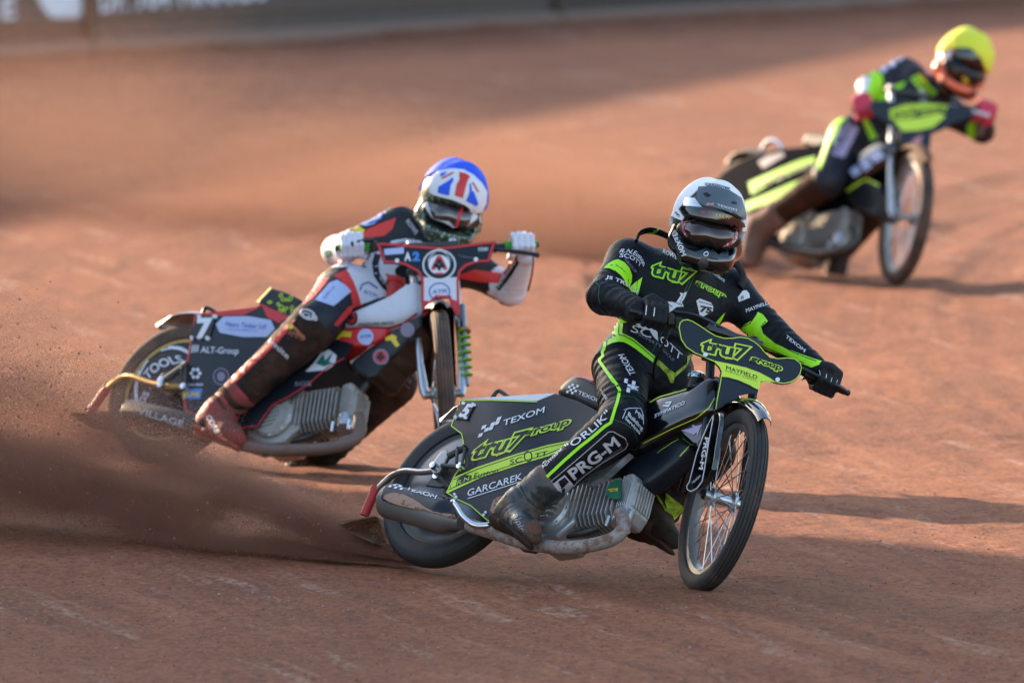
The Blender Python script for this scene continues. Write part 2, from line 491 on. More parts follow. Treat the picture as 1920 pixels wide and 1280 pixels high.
def line(surf, pts, w_, m, name='piping', off=.0024, g=None, parent=None):
    """painted line as a strip of quads following the points"""
    D = []
    st_ = g or 6
    for i in range(len(pts) - 1):
        a, b = Vector(pts[i]), Vector(pts[i + 1]); k = max(1, int((b - a).length / st_))
        for q in range(k): D.append(a + (b - a) * (q / k))
    D.append(Vector(pts[-1])); n = len(D); P = []
    closed = (D[0] - D[-1]).length < 1e-3
    for i, p in enumerate(D):
        t = (D[1] - D[-2]) if closed and i in (0, n - 1) else (D[min(i + 1, n - 1)] - D[max(i - 1, 0)])
        t = t.normalized() if t.length > 1e-6 else Vector((1, 0)); nn = Vector((-t.y, t.x)) * (w_ / 2)
        P += [tuple(p + nn), tuple(p), tuple(p - nn)]
    V = drape(surf, P, off)
    if V is None: return None
    F = []
    for i in range(n - 1):
        for j in (0, 1): F.append([i * 3 + j, i * 3 + j + 1, i * 3 + j + 4, i * 3 + j + 3])
    F = sound(V, P, F)
    if not F: return None
    f = F[0]; nrm = (V[f[1]] - V[f[0]]).cross(V[f[2]] - V[f[0]])
    if nrm.dot(FW) > 0: F = [q[::-1] for q in F]
    par = parent or (surf[0] if isinstance(surf, (list, tuple)) else surf)
    return link(name, [tuple(v) for v in V], F, m, par, angle=180)
def trim(surf, poly, w_, m, idx=None, name='edge_trim', off=.0024):
    """line running just inside the outline of a panel"""
    n = len(poly); ar = sum(poly[i][0] * poly[(i + 1) % n][1] - poly[(i + 1) % n][0] * poly[i][1] for i in range(n)); sg = 1 if ar > 0 else -1; P = []
    for i in range(n):
        a, b, c = Vector(poly[i - 1]), Vector(poly[i]), Vector(poly[(i + 1) % n]); e = (b - a).normalized(); f = (c - b).normalized()
        nn = (Vector((-e.y, e.x)) + Vector((-f.y, f.x))); k = max(nn.length, .9); P.append(tuple(b + nn.normalized() * (sg * (w_ / 2 + .7) * min(1.6, 2 / k))))
    idx = list(range(n)) + [0] if idx is None else list(idx)
    return line(surf, [P[i % n] for i in idx], w_, m, name, off)
def ring(surf, c, rx, ry, w_, m, name='emblem_ring', off=.0024, rot=0, **k):
    pts = []
    for i in range(29):
        a = 2 * math.pi * i / 28; x, y = rx * math.cos(a), ry * math.sin(a)
        pts.append((c[0] + x * math.cos(rot) - y * math.sin(rot), c[1] + x * math.sin(rot) + y * math.cos(rot)))
    return line(surf, pts, w_, m, name, off, **k)
def oval(c, rx, ry, rot=0, n=24):
    return [(c[0] + rx * math.cos(a) * math.cos(rot) - ry * math.sin(a) * math.sin(rot), c[1] + rx * math.cos(a) * math.sin(rot) + ry * math.sin(a) * math.cos(rot)) for a in (2 * math.pi * i / n for i in range(n))]
_TX = {}; _CH = {}
def _raw(s, bold):
    cu = bpy.data.curves.new('t', 'FONT'); cu.body = s; cu.size = 1; cu.offset = bold; cu.resolution_u = 3
    ob = bpy.data.objects.new('t', cu); COL.objects.link(ob)
    dg = bpy.context.evaluated_depsgraph_get(); dg.update()
    me = bpy.data.meshes.new_from_object(ob.evaluated_get(dg))
    V = [(v.co.x, v.co.y) for v in me.vertices]; F = [list(p.vertices) for p in me.polygons]
    bpy.data.objects.remove(ob); bpy.data.curves.remove(cu); bpy.data.meshes.remove(me)
    return V, F
def _char(c, b):
    """outline of one letter and its advance"""
    k = (c, b)
    if k not in _CH:
        adv = ('adv', c)
        if adv not in _CH: _CH[adv] = max(v[0] for v in _raw(c + 'I', 0)[0]) - max(v[0] for v in _raw('I', 0)[0])
        if c == ' ': V, F = [], []
        elif c == 'M' and b > 0:
            V = [(.07 - b, -b), (.07 - b, .68 + b), (.17 + .5 * b, .68 + b), (.39, .40 + 1.3 * b), (.62 - .5 * b, .68 + b), (.71 + b, .68 + b), (.71 + b, -b), (.61 - b, -b), (.61 - b, .53 - 2.2 * b), (.39, .26 - 1.3 * b), (.17 + b, .53 - 2.2 * b), (.17 + b, -b)]
            F = [[0, 1, 10, 11], [1, 2, 3, 10], [10, 3, 9], [3, 8, 9], [3, 4, 5, 8], [5, 6, 7, 8]]
        else: V, F = _raw(c, b)
        _CH[k] = (V, F, _CH[adv])
    return _CH[k]
def glyphs(s, bold, spacing=1.0):
    k = (s, bold, spacing)
    if k in _TX: return _TX[k]
    V = []; F = []; x = 0
    for c in s:
        v, f, a = _char(c, bold); n = len(V)
        V += [(q[0] + x, q[1]) for q in v]; F += [[i + n for i in q] for q in f]; x += a * spacing
    cap = .729
    _TX[k] = (V, F, min(v[0] for v in V), max(v[0] for v in V), cap); return _TX[k]
def text(surf, s, A, B, U, m, bold=.012, off=.0032, g=5, name='lettering', bend=None, ref=None, spacing=1.0, parent=None):
    """word on a surface: baseline from A to B, U = cap height vector (photograph pixels); bend = sag of the baseline"""
    V, F, x0, x1, cap = glyphs(s, bold, spacing)
    if ref is not None: _, _, x0, x1, cap = glyphs(s, ref, spacing)
    A = Vector(A); B = Vector(B); U = Vector(U); P = []; key = {}
    def pid(x, y):
        k = (round(x, 3), round(y, 3))
        if k not in key: key[k] = len(P); P.append((x, y))
        return key[k]
    Q = []
    for x, y in V:
        t = (x - x0) / (x1 - x0); p = A + (B - A) * t + U * (y / cap)
        if bend: p = p + Vector(bend) * (4 * t * (1 - t))
        Q.append((p.x, p.y))
    stack = []; FF = []
    for f in F:
        if len(f) == 3: stack.append(tuple(Q[i] for i in f))
        else:
            for tr in geometry.tessellate_polygon([[Vector((*Q[i], 0)) for i in f]]): stack.append(tuple(Q[f[i]] for i in tr))
    while stack:
        a, b, c = stack.pop(); la = math.dist(b, c); lb = math.dist(c, a); lc = math.dist(a, b); mx = max(la, lb, lc)
        if mx <= g: FF.append([pid(*a), pid(*b), pid(*c)]); continue
        if mx == la: m_ = ((b[0] + c[0]) / 2, (b[1] + c[1]) / 2); stack += [(a, b, m_), (a, m_, c)]
        elif mx == lb: m_ = ((c[0] + a[0]) / 2, (c[1] + a[1]) / 2); stack += [(b, c, m_), (b, m_, a)]
        else: m_ = ((a[0] + b[0]) / 2, (a[1] + b[1]) / 2); stack += [(c, a, m_), (c, m_, b)]
    FF = [f for f in FF if len(set(f)) == 3]
    W = drape(surf, P, off)
    if W is None: return None
    FF = sound(W, P, FF)
    if not FF: return None
    f = FF[0]; nrm = (W[f[1]] - W[f[0]]).cross(W[f[2]] - W[f[0]])
    if nrm.dot(FW) > 0: FF = [q[::-1] for q in FF]
    par = parent or (surf[0] if isinstance(surf, (list, tuple)) else surf)
    return link(name, [tuple(v) for v in W], FF, m, par, angle=180)
def outlined(surf, s, A, B, U, edge, core, b=.05, b0=.0, off=.0026, **k):
    text(surf, s, A, B, U, edge, bold=b, off=off, ref=b0, **k)
    return text(surf, s, A, B, U, core, bold=b0, off=off + .0012, ref=b0, **k)
def checker(surf, A, ux, uy, m, cells, off=.0026):
    """little chequered flag of separate squares"""
    A = Vector(A); ux = Vector(ux); uy = Vector(uy)
    for i, j in cells:
        p = A + ux * i + uy * j
        patch(surf, [tuple(p), tuple(p + ux * .92), tuple(p + ux * .92 + uy * .92), tuple(p + uy * .92)], m, 'chequer', off, g=6)
# ================================================================== the setting
def vnoise(x, y, seed):
    """smooth value noise on arrays"""
    r = np.random.default_rng(seed).random((257, 257)); xi = np.floor(x).astype(int); yi = np.floor(y).astype(int)
    fx = x - xi; fy = y - yi; fx = fx * fx * (3 - 2 * fx); fy = fy * fy * (3 - 2 * fy)
    g = lambda a, b: r[a % 257, b % 257]
    return (g(xi, yi) * (1 - fx) + g(xi + 1, yi) * fx) * (1 - fy) + (g(xi, yi + 1) * (1 - fx) + g(xi + 1, yi + 1) * fx) * fy - .5
BAR_A, BAR_B = gnd(-60, 116), gnd(1980, -6)
BDIR = (BAR_B - BAR_A).normalized(); BNRM = Vector((BDIR.y, -BDIR.x, 0)).normalized()
if BNRM.y > 0: BNRM = -BNRM                       # towards the track
def ground_z(x, y):
    x = np.asarray(x, float); y = np.asarray(y, float)
    z = .030 * vnoise(x * .55 + 3, y * .35, 1) + .016 * vnoise(x * 2.1, y * 1.3 + 7, 2) + .012 * vnoise(x * 6, y * 4, 3) + .007 * vnoise(x * 17, y * 13, 4)
    u = x - .22 * (42 - y) - np.where(x > .4, .010 * (y - 44) ** 2, 0)          # ruts run towards the camera, drifting to the right and bending
    gr = np.clip(.45 + 1.6 * vnoise(x * .5 + 3, y * .22, 15), .1, 1)
    z += np.where(x > .3, 1.35, 1.0) * gr * (.030 * vnoise(u * 3.6 + 11, y * .3, 5) + .018 * vnoise(u * 10 + 5, y * .45, 6))
    near = np.clip((np.abs(x) < 3.4) & (y > 37) & (y < 70), 0, 1)
    z *= .35 + .65 * near
    d = (x - BAR_A.x) * BNRM.x + (y - BAR_A.y) * BNRM.y      # metres in front of the barrier
    s = (x - BAR_A.x) * BDIR.x + (y - BAR_A.y) * BDIR.y
    heap = .015 + .055 * (vnoise(s * .5 + 2, s * 0, 8) + .5) + .03 * vnoise(s * 2.3, s * 0 + 4, 9)
    z += np.where((d > -6) & (d < 4), np.clip(1 - d / 2.2, 0, 1) ** 2 * heap, 0)
    return z
def axis(parts):
    a = []
    for lo, hi, st in parts: a += list(np.arange(lo, hi, st))
    return np.array(a + [parts[-1][1]])
gx = axis([(-1500, -100, 200), (-100, -12, 8), (-12, -3.4, .4), (-3.4, 3.4, .028), (3.4, 12, .4), (12, 100, 8), (100, 1500, 200)])
gy = axis([(-400, 20, 30), (20, 37, 1), (37, 50, .035), (50, 66, .08), (66, 100, .2), (100, 140, 4), (140, 2600, 200)])
GX, GY = np.meshgrid(gx, gy, indexing='ij'); GZ = ground_z(GX, GY)
V = np.stack([GX, GY, GZ], -1).reshape(-1, 3); ny = len(gy)
I, J = np.meshgrid(np.arange(len(gx) - 1), np.arange(ny - 1), indexing='ij'); b0 = (I * ny + J).ravel()
F = np.stack([b0, b0 + ny, b0 + ny + 1, b0 + 1], 1)

def dirt_material():
    m = bpy.data.materials.new('shale'); m.use_nodes = True; t = m.node_tree; N = t.nodes; L = t.links; b = N['Principled BSDF']
    tc = N.new('ShaderNodeTexCoord')
    def noise(scale, vec=None, det=6, rough=.6):
        n = N.new('ShaderNodeTexNoise'); n.inputs['Scale'].default_value = scale; n.inputs['Detail'].default_value = det; n.inputs['Roughness'].default_value = rough
        L.new(vec or tc.outputs['Object'], n.inputs['Vector']); return n.outputs['Fac']
    def mapping(sc, rz=0):
        mp = N.new('ShaderNodeMapping'); mp.inputs['Scale'].default_value = sc; mp.inputs['Rotation'].default_value = (0, 0, rz); L.new(tc.outputs['Object'], mp.inputs['Vector']); return mp.outputs[0]
    def rng_(v, a, b_, c=0, d=1):
        r = N.new('ShaderNodeMapRange'); r.inputs[1].default_value = a; r.inputs[2].default_value = b_; r.inputs[3].default_value = c; r.inputs[4].default_value = d; L.new(v, r.inputs[0]); return r.outputs[0]
    def mix(f, a, b_):
        x = N.new('ShaderNodeMix'); x.data_type = 'RGBA'
        L.new(f, x.inputs[0])
        for s, v in ((6, a), (7, b_)):
            if isinstance(v, tuple): x.inputs[s].default_value = (*v, 1)
            else: L.new(v, x.inputs[s])
        return x.outputs[2]
    def mul(a, b_):
        x = N.new('ShaderNodeMath'); x.operation = 'MULTIPLY'; L.new(a, x.inputs[0])
        if isinstance(b_, float): x.inputs[1].default_value = b_
        else: L.new(b_, x.inputs[1])
        return x.outputs[0]
    c = mix(rng_(noise(.55, mapping((1, .45, 1))), .35, .68), (.255, .076, .033), (.380, .128, .054))      # damp / dry ground
    c = mix(mul(rng_(noise(3.0, mapping((1, .5, 1)), 8, .7), .45, .72), .55), c, (.17, .052, .026))
    along = N.new('ShaderNodeMapping'); along.inputs['Rotation'].default_value = (0, 0, R_(-12.9)); L.new(tc.outputs['Object'], along.inputs['Vector'])
    def amap(sc):
        mp = N.new('ShaderNodeMapping'); mp.inputs['Scale'].default_value = sc; L.new(along.outputs[0], mp.inputs['Vector']); return mp.outputs[0]
    sp = N.new('ShaderNodeSeparateXYZ'); L.new(tc.outputs['Object'], sp.inputs[0])
    def mt(op, a, b_):
        x = N.new('ShaderNodeMath'); x.operation = op
        for k_, v_ in ((0, a), (1, b_)):
            if isinstance(v_, (int, float)): x.inputs[k_].default_value = v_
            else: L.new(v_, x.inputs[k_])
        return x.outputs[0]
    y44 = mt('SUBTRACT', sp.outputs[1], 44.0); uu = mt('SUBTRACT', mt('ADD', sp.outputs[0], mt('MULTIPLY', sp.outputs[1], .22)), mt('MULTIPLY', mt('MULTIPLY', y44, y44), .010))
    cv = N.new('ShaderNodeCombineXYZ'); L.new(mt('MULTIPLY', uu, 6.0), cv.inputs[0]); L.new(mt('MULTIPLY', sp.outputs[1], .22), cv.inputs[1])
    gro = noise(1.0, cv.outputs[0], 4, .6); msk = rng_(noise(.45, None, 2, .5), .38, .58)
    c = mix(mul(mul(rng_(gro, .50, .62), msk), .50), c, (.15, .044, .020)); c = mix(mul(mul(rng_(gro, .47, .36), msk), .38), c, (.47, .185, .088))   # swept tyre grooves
    c = mix(mul(rng_(noise(13, mapping((1, .55, 1)), 3, .55), .46, .64), .40), c, (.13, .042, .022))              # lumps
    c = mix(mul(rng_(noise(36, mapping((1, .40, 1), .2), 3, .6), .46, .62), .42), c, (.085, .028, .016))          # grain
    c = mix(mul(rng_(noise(52, mapping((1, .36, 1), -.1), 3, .6), .52, .66), .32), c, (.46, .20, .11))
    streak = rng_(noise(1.0, amap((7, .28, 1)), 3, .6), .56, .65)
    patchy = rng_(noise(1.0, amap((3.2, 1.1, 1)), 4, .65), .44, .57); fine = rng_(noise(30, mapping((1, .4, 1)), 3, .6), .40, .62)
    c = mix(mul(mul(mul(streak, patchy), fine), .75), c, (.50, .31, .23))                                          # pale scuffs where tyres dragged
    L.new(c, b.inputs['Base Color']); b.inputs['Roughness'].default_value = .92; b.inputs['Specular IOR Level'].default_value = .25
    h = N.new('ShaderNodeMath'); h.operation = 'ADD'; L.new(mul(noise(9, None, 8, .72), .9), h.inputs[0]); L.new(mul(noise(55, None, 5, .7), .32), h.inputs[1])
    h2 = N.new('ShaderNodeMath'); h2.operation = 'ADD'; L.new(h.outputs[0], h2.inputs[0]); L.new(mul(noise(1.0, amap((13, .7, 1)), 5, .6), .6), h2.inputs[1])
    bp = N.new('ShaderNodeBump'); bp.inputs['Strength'].default_value = .85; bp.inputs['Distance'].default_value = .035
    L.new(h2.outputs[0], bp.inputs['Height']); L.new(bp.outputs[0], b.inputs['Normal'])
    MATS['shale'] = m; return m
dirt_material()
def big_mesh(name, V, F, m):
    me = bpy.data.meshes.new(name); V = np.asarray(V, np.float32); F = np.asarray(F, np.int32)
    k = F.shape[1]
    me.vertices.add(len(V)); me.vertices.foreach_set('co', V.ravel()); me.loops.add(F.size); me.loops.foreach_set('vertex_index', F.ravel())
    me.polygons.add(len(F)); me.polygons.foreach_set('loop_start', np.arange(0, F.size, k, dtype=np.int32))
    me.update(calc_edges=True); me.validate(); me.shade_smooth(); me.materials.append(MATS[m] if isinstance(m, str) else m)
    o = bpy.data.objects.new(name, me); COL.objects.link(o); ROOT[o.name] = Matrix.Identity(4); return o
ground = big_mesh('ground', V, F, 'shale'); tag(ground, 'red brown shale race track with tyre ruts', None, None, 'structure')

# loose clods lying on the track
mat('clod', (.13, .055, .034), .95, vary=.4); mat('clod_pale', (.42, .30, .25), .9, vary=.3)
def clods(name, n, m, lab, smin, smax, seed):
    r = np.random.default_rng(seed)
    ico = np.array([(0, 0, 1), (.9, 0, .1), (0, .9, 0), (-.9, .1, 0), (0, -.9, .1), (.1, 0, -.8)]); fc = np.array([(0, 1, 2), (0, 2, 3), (0, 3, 4), (0, 4, 1), (5, 2, 1), (5, 3, 2), (5, 4, 3), (5, 1, 4)])
    y = 38.3 + (r.random(n) ** 1.6) * 14; x = (r.random(n) - .5) * .0935 * y; z = ground_z(x, y)
    s = smin + (smax - smin) * r.random(n) ** 4
    V = ico[None] * (s[:, None] * (.6 + .7 * r.random((n, 6))))[..., None] + np.stack([x, y, z], -1)[:, None]
    F = fc[None] + 6 * np.arange(n)[:, None, None]
    o = big_mesh(name, V.reshape(-1, 3), F.reshape(-1, 3), m); tag(o, lab, None, None, 'stuff')
clods('loose_dirt', 9000, 'clod', 'small dark clods of dirt scattered over the track', .0012, .006, 3)
clods('loose_grit', 900, 'clod_pale', 'small pale stones scattered over the track', .0015, .006, 4)

# ------------------------------------------------------------------ barrier along the outside of the bend
mat('board_grey', (.075, .056, .052), .6, dirt=.4, dscale=3, dcol=(.14, .10, .09), vary=.25)
mat('board_dark', (.042, .030, .027), .6, dirt=.35, dscale=3)
mat('rail_brown', (.10, .07, .055), .7)
mat('plinth', (.22, .15, .125), .85, dirt=.5, dscale=2.5, dcol=(.22, .13, .10))
mat('post_brown', (.07, .045, .03), .8)
mat('sign_white', (.75, .78, .86), .6)
def bar_pt(px):
    """distance along the barrier line below a photograph column"""
    d = ray(px, 60); n = BNRM
    t = (BAR_A - CP).dot(n) / d.dot(n); return (CP + d * t - BAR_A).dot(BDIR)
barrier = empty('track_barrier', Matrix.Translation(BAR_A), 'long grey sign-board barrier with pale plinth curving round the back of the track', 'barrier')
def bxyz(s, out_, z): p = BAR_A + BDIR * s + BNRM * out_; return Vector((p.x, p.y, z))
joints = [bar_pt(165) - 7.6, bar_pt(165) - 3.8, bar_pt(165), bar_pt(1045), bar_pt(1045) + 5.2, bar_pt(1045) + 10.4]
boards = []
for i in range(len(joints) - 1):
    a, b = joints[i] + .02, joints[i + 1] - .02; c = (a + b) / 2; hl = (b - a) / 2
    MB().box(bxyz(c, -.05, .03), BDIR * hl, BNRM * .11, Vector((0, 0, .08))).build('plinth', 'plinth', barrier, smooth=False, bevel=.015)
    MB().box(bxyz(c, -.03, .180), BDIR * hl, BNRM * .03, Vector((0, 0, .068))).build('kick_board', 'board_dark' if i % 2 == 1 else 'board_grey', barrier, smooth=False)
    MB().box(bxyz(c, 0, .262), BDIR * hl, BNRM * .035, Vector((0, 0, .012))).build('rail', 'rail_brown', barrier, smooth=False)
    q = MB().box(bxyz(c, -.04, .60), BDIR * hl, BNRM * .02, Vector((0, 0, .322)))
    boards.append(q.build('sign_board', 'board_grey', barrier, smooth=False, keep=True))
for s in joints:
    MB().box(bxyz(s, .0, .54), BDIR * .055, BNRM * .05, Vector((0, 0, .56))).build('post', 'post_brown', barrier, smooth=False)
for _c, _x in (('R', -40), ('E', 2)): text(boards, _c, (_x, 36 - _x * .05), (_x + 27, 34 - _x * .05), (0, -44), 'sign_white', bold=.02, g=30, off=.006, parent=boards[1])
patch(boards, smooth2([(66, -30), (72, 0), (86, 24), (105, 39), (124, 42), (142, 34), (164, 16), (182, -2), (190, -30), (160, -70), (128, -50), (96, -70)], 3), 'sign_white', 'emblem', .006, g=14, parent=boards[1])
for _c, _x0, _x1 in (('Dr.', 188, 238), ('704', 254, 318), ('MINARDS', 336, 498)): text(boards, _c, (_x0, 22 - (_x0 - 188) * .078), (_x1, 22 - (_x1 - 188) * .078), (-1, -42), 'sign_white', bold=.02, g=30, off=.006, parent=boards[2])

# ------------------------------------------------------------------ unseen stand, added off the left edge to shade the near track
stand = empty('shade_stand', Matrix.Translation((-12, 57, 0)), 'tall unseen stand added beyond the left edge to shade the near track', 'shade_stand')
mat('stand_wall', (.22, .21, .20), .8, vary=.2); mat('stand_roof', (.12, .13, .14), .6)
_pe = gnd(1600, 1012); _l = Vector((SUN_AZ_FROM[0], SUN_AZ_FROM[1], 0)).normalized(); _e = Vector((_pe.x, _pe.y, 0)) + _l * 22
_a = Vector((-_l.y, _l.x, 0)); _a = _a if _a.y < 0 else -_a
MB().box(_e + _a * 22 + _l * 4 + Vector((0, 0, 4)), _a * 22, _l * 4, Vector((0, 0, 4))).build('wall', 'stand_wall', stand, smooth=False)
MB().box(_e + _a * 22 + _l * 3 + Vector((0, 0, 10.6)), _a * 22, _l * 5.5, Vector((0, 0, .25))).build('roof', 'stand_roof', stand, smooth=False)
MB().box(_e + _a * 22 + _l * 7.6 + Vector((0, 0, 9.3)), _a * 22, _l * .3, Vector((0, 0, 1.3))).build('back_wall', 'stand_wall', stand, smooth=False)
for k in range(4):
    MB().box(_e + _a * 22 - _l * (.5 + k * .8) + Vector((0, 0, 1.6 - k * .4)), _a * 22, _l * .4, Vector((0, 0, 1.6 - k * .4))).build('terrace', 'stand_wall', stand, smooth=False)

# unseen stand, added beyond the barrier to shade the far left of the track
terrace = empty('shade_terrace', Matrix.Translation((-16, 88, 0)), 'high unseen stand added beyond the back barrier to shade the far left of the track', 'shade_stand')
_p1 = gnd(0, 425); _p2 = gnd(1100, 205); _dd = (_p2 - _p1).normalized(); _h = 6.0; _o = _l * (_h / math.tan(SUN_EL)); _n = Vector((-_dd.y, _dd.x, 0))
_c = _p1 + _o + _dd * 8; _c.z = 0
MB().box(_c + _n * 3 + Vector((0, 0, _h / 2)), _dd * 34, _n * 3, Vector((0, 0, _h / 2))).build('wall', 'stand_wall', terrace, smooth=False)
for k in range(3): MB().box(_c - _n * (.5 + k) + Vector((0, 0, 1.5 - k * .45)), _dd * 34, _n * .5, Vector((0, 0, 1.5 - k * .45))).build('terrace_step', 'stand_wall', terrace, smooth=False)
# ================================================================== motorcycles
RAKE, WB, RF, RR = R_(23), 1.36, .355, .325
HP = Vector((1.12, 0, .62)); SAX = Vector((-math.sin(RAKE), 0, math.cos(RAKE)))
class Bike:
    def __init__(s, p, label):
        yaw, lean, pit, x, y, z, st = p
        s.R = Matrix.Rotation(yaw, 3, 'Z') @ Matrix.Rotation(-lean, 3, 'X') @ Matrix.Rotation(pit, 3, 'Y')
        s.t = Vector((x, y, z)); s.S = Matrix.Rotation(st, 3, SAX)
        c = s.W((0, 0, -RR)); M = s.R.to_4x4(); M.translation = (c.x, c.y, 0)
        s.root = empty('speedway_motorcycle', M, label, 'motorcycle')
    def W(s, v): return s.R @ Vector(v) + s.t
    def st(s, v): return s.W(HP + s.S @ Vector(v))
    def lat(s, px, py, l):
        d = s.R.transposed() @ ray(px, py); o = s.R.transposed() @ (CP - s.t)
        return s.W(o + d * ((l - o.y) / d.y))
    def loc(s, w): return s.R.transposed() @ (Vector(w) - s.t)
    def mir(s, w): v = s.loc(w); v.y = -v.y; return s.W(v)
    def ydir(s): return s.R @ Vector((0, 1, 0))
    def plane(s, v0, n): return s.st(v0), s.R @ (s.S @ Vector(n))
    def wheelM(s, front):
        if front: o = s.st(Vector((WB, 0, RF - RR)) - HP); R = s.R @ s.S
        else: o = s.W((0, 0, 0)); R = s.R
        M = R.to_4x4(); M.translation = o; return M

def wheel(b, front, tyre_m, rim_m='alu', hub_m='steel', disc=None, spokes=True):
    M = b.wheelM(front); Y = (0, 1, 0); O = (0, 0, 0)
    name = 'front_wheel' if front else 'rear_wheel'
    if front: ro, ri, hw = RF, .290, .036
    else: ro, ri, hw = RR, .238, .052
    rim = MB(M).lathe([(ri - .018, -hw * .55), (ri + .012, -hw * .66), (ri + .014, -hw * .5), (ri - .004, -hw * .3), (ri - .004, hw * .3), (ri + .014, hw * .5), (ri + .012, hw * .66), (ri - .018, hw * .55), (ri - .022, 0)], O, Y, 72, closed=True).build(name, rim_m, b.root)
    pr = [(ri, -hw * .55), (ri + .006, -hw * .8)]
    k = 15
    for i in range(k + 1):                      # sidewalls and ribbed tread
        a = math.pi * (i / k) - math.pi / 2
        h = math.sin(a) * hw; rr = (ri + (ro - ri) * .42) + math.cos(a) ** .75 * (ro - ri) * .58 if abs(math.cos(a)) > 1e-6 else ri + (ro - ri) * .42
        if 3 <= i <= k - 3 and i % 2: pr += [(rr - .0005, h - .0012), (rr - (.007 if front else .006), h), (rr - .0005, h + .0012)]
        else: pr.append((rr, h))
    pr += [(ri + .006, hw * .8), (ri, hw * .55)]
    MB(M).lathe(pr, O, Y, 96, closed=True).build('tyre', tyre_m, rim, angle=35)
    MB(M).lathe([(.008, -.075), (.016, -.075), (.016, -.055), (.034, -.05), (.036, -.036), (.020, -.03), (.018, .03), (.036, .036), (.034, .05), (.016, .055), (.016, .075), (.008, .075)], O, Y, 28, closed=True).build('hub', hub_m, rim)
    if disc:
        for sgn in (-1, 1):
            MB(M).lathe([(.03, sgn * .038), (.09, sgn * .046), (.19, sgn * .042), (ri - .012, sgn * .030), (ri - .012, sgn * .026), (.03, sgn * .03)], O, Y, 64, closed=True).build('wheel_disc', disc, rim, keep=sgn < 0)
    elif spokes:
        for i in range(36):
            a = 2 * math.pi * i / 36; sg = 1 if i % 2 else -1; a2 = a + (.32 if (i // 2) % 2 else -.32)
            p0 = (.034 * math.cos(a2), sg * .043, .034 * math.sin(a2)); p1 = ((ri - .02) * math.cos(a), sg * .006, (ri - .02) * math.sin(a))
            MB(M).tube([p0, p1], .0021, 5).build('spoke', 'chrome', rim)
    return rim

def sheet(b, poly, lf, m, name, parent=None, g=9, thick=.004, mirror=True, keep=True):
    """thin moulded panel: outline read off the photograph, lying at lateral offset lf(u, v) of the motorcycle"""
    P, F = fill2(poly, g); xs = [p[0] for p in P]; ys = [p[1] for p in P]; x0, x1, y0, y1 = min(xs), max(xs), min(ys), max(ys)
    V = [b.lat(x, y, lf((x - x0) / (x1 - x0), (y - y0) / (y1 - y0))) for x, y in P]
    f = F[0]; n = (V[f[1]] - V[f[0]]).cross(V[f[2]] - V[f[0]])
    if n.dot(FW) > 0: F = [q[::-1] for q in F]
    ec = {}
    for q in F:
        for i in range(len(q)): ec[(q[i], q[(i + 1) % len(q)])] = 1
    yd = b.ydir() * thick; nV = len(V)
    V2 = V + [v + yd for v in V]
    F2 = F + [[i + nV for i in q][::-1] for q in F] + [[y, x, x + nV, y + nV] for (x, y) in ec if (y, x) not in ec]
    o = link(name, [tuple(v) for v in V2], F2, m, parent or b.root, angle=30, keep=keep)
    if mirror:
        link(name, [tuple(b.mir(v)) for v in V2], [q[::-1] for q in F2], m, parent or b.root, angle=30)
    return o
def pillow(b, poly, m, name, half=.10, lat0=-.08, keep=True, parent=None):
    """rounded body: outline read off the photograph at lateral offset lat0, drawn in towards both sides"""
    L = [b.loc(b.lat(x, y, lat0)) for x, y in smooth2(poly, 3)]; cx = sum(v.x for v in L) / len(L); cz = sum(v.z for v in L) / len(L); n = len(L)
    sec = [(-1, .0), (-1, .35), (-.97, .68), (-.88, .86), (-.72, .965), (-.4, 1.0), (.4, 1.0), (.72, .965), (.88, .86), (.97, .68), (1, .35), (1, .0)]; V = []; F = []
    for l, k in sec:
        for v in L: V.append(b.W((cx + (v.x - cx) * k, l * half, cz + (v.z - cz) * k)))
    for i in range(len(sec) - 1):
        for j in range(n): F.append([i * n + j, i * n + (j + 1) % n, (i + 1) * n + (j + 1) % n, (i + 1) * n + j])
    f = F[n * 2]; nn = (Vector(V[f[1]]) - Vector(V[f[0]])).cross(Vector(V[f[2]]) - Vector(V[f[0]])); mid = b.W((cx, 0, cz))
    if nn.dot(Vector(V[f[0]]) - mid) < 0: F = [q[::-1] for q in F]
    return link(name, [tuple(v) for v in V], F, m, parent or b.root, angle=75, keep=keep)
def board(b, poly, v0, n, m, name='number_board', thick=.006):
    p0, nn = b.plane(v0, n)
    P, F = fill2(poly, 12); V = [on_plane(x, y, p0, nn) for x, y in P]
    # gently dished
    f = F[0]; q = (V[f[1]] - V[f[0]]).cross(V[f[2]] - V[f[0]])
    if q.dot(FW) > 0: F = [z[::-1] for z in F]
    ec = {}
    for z in F:
        for i in range(len(z)): ec[(z[i], z[(i + 1) % len(z)])] = 1
    off = (nn if nn.dot(FW) > 0 else -nn) * thick; k = len(V)
    V2 = V + [v + off for v in V]; F2 = F + [[i + k for i in z][::-1] for z in F] + [[y, x, x + k, y + k] for (x, y) in ec if (y, x) not in ec]
    return link(name, [tuple(v) for v in V2], F2, m, b.root, angle=30, keep=True)

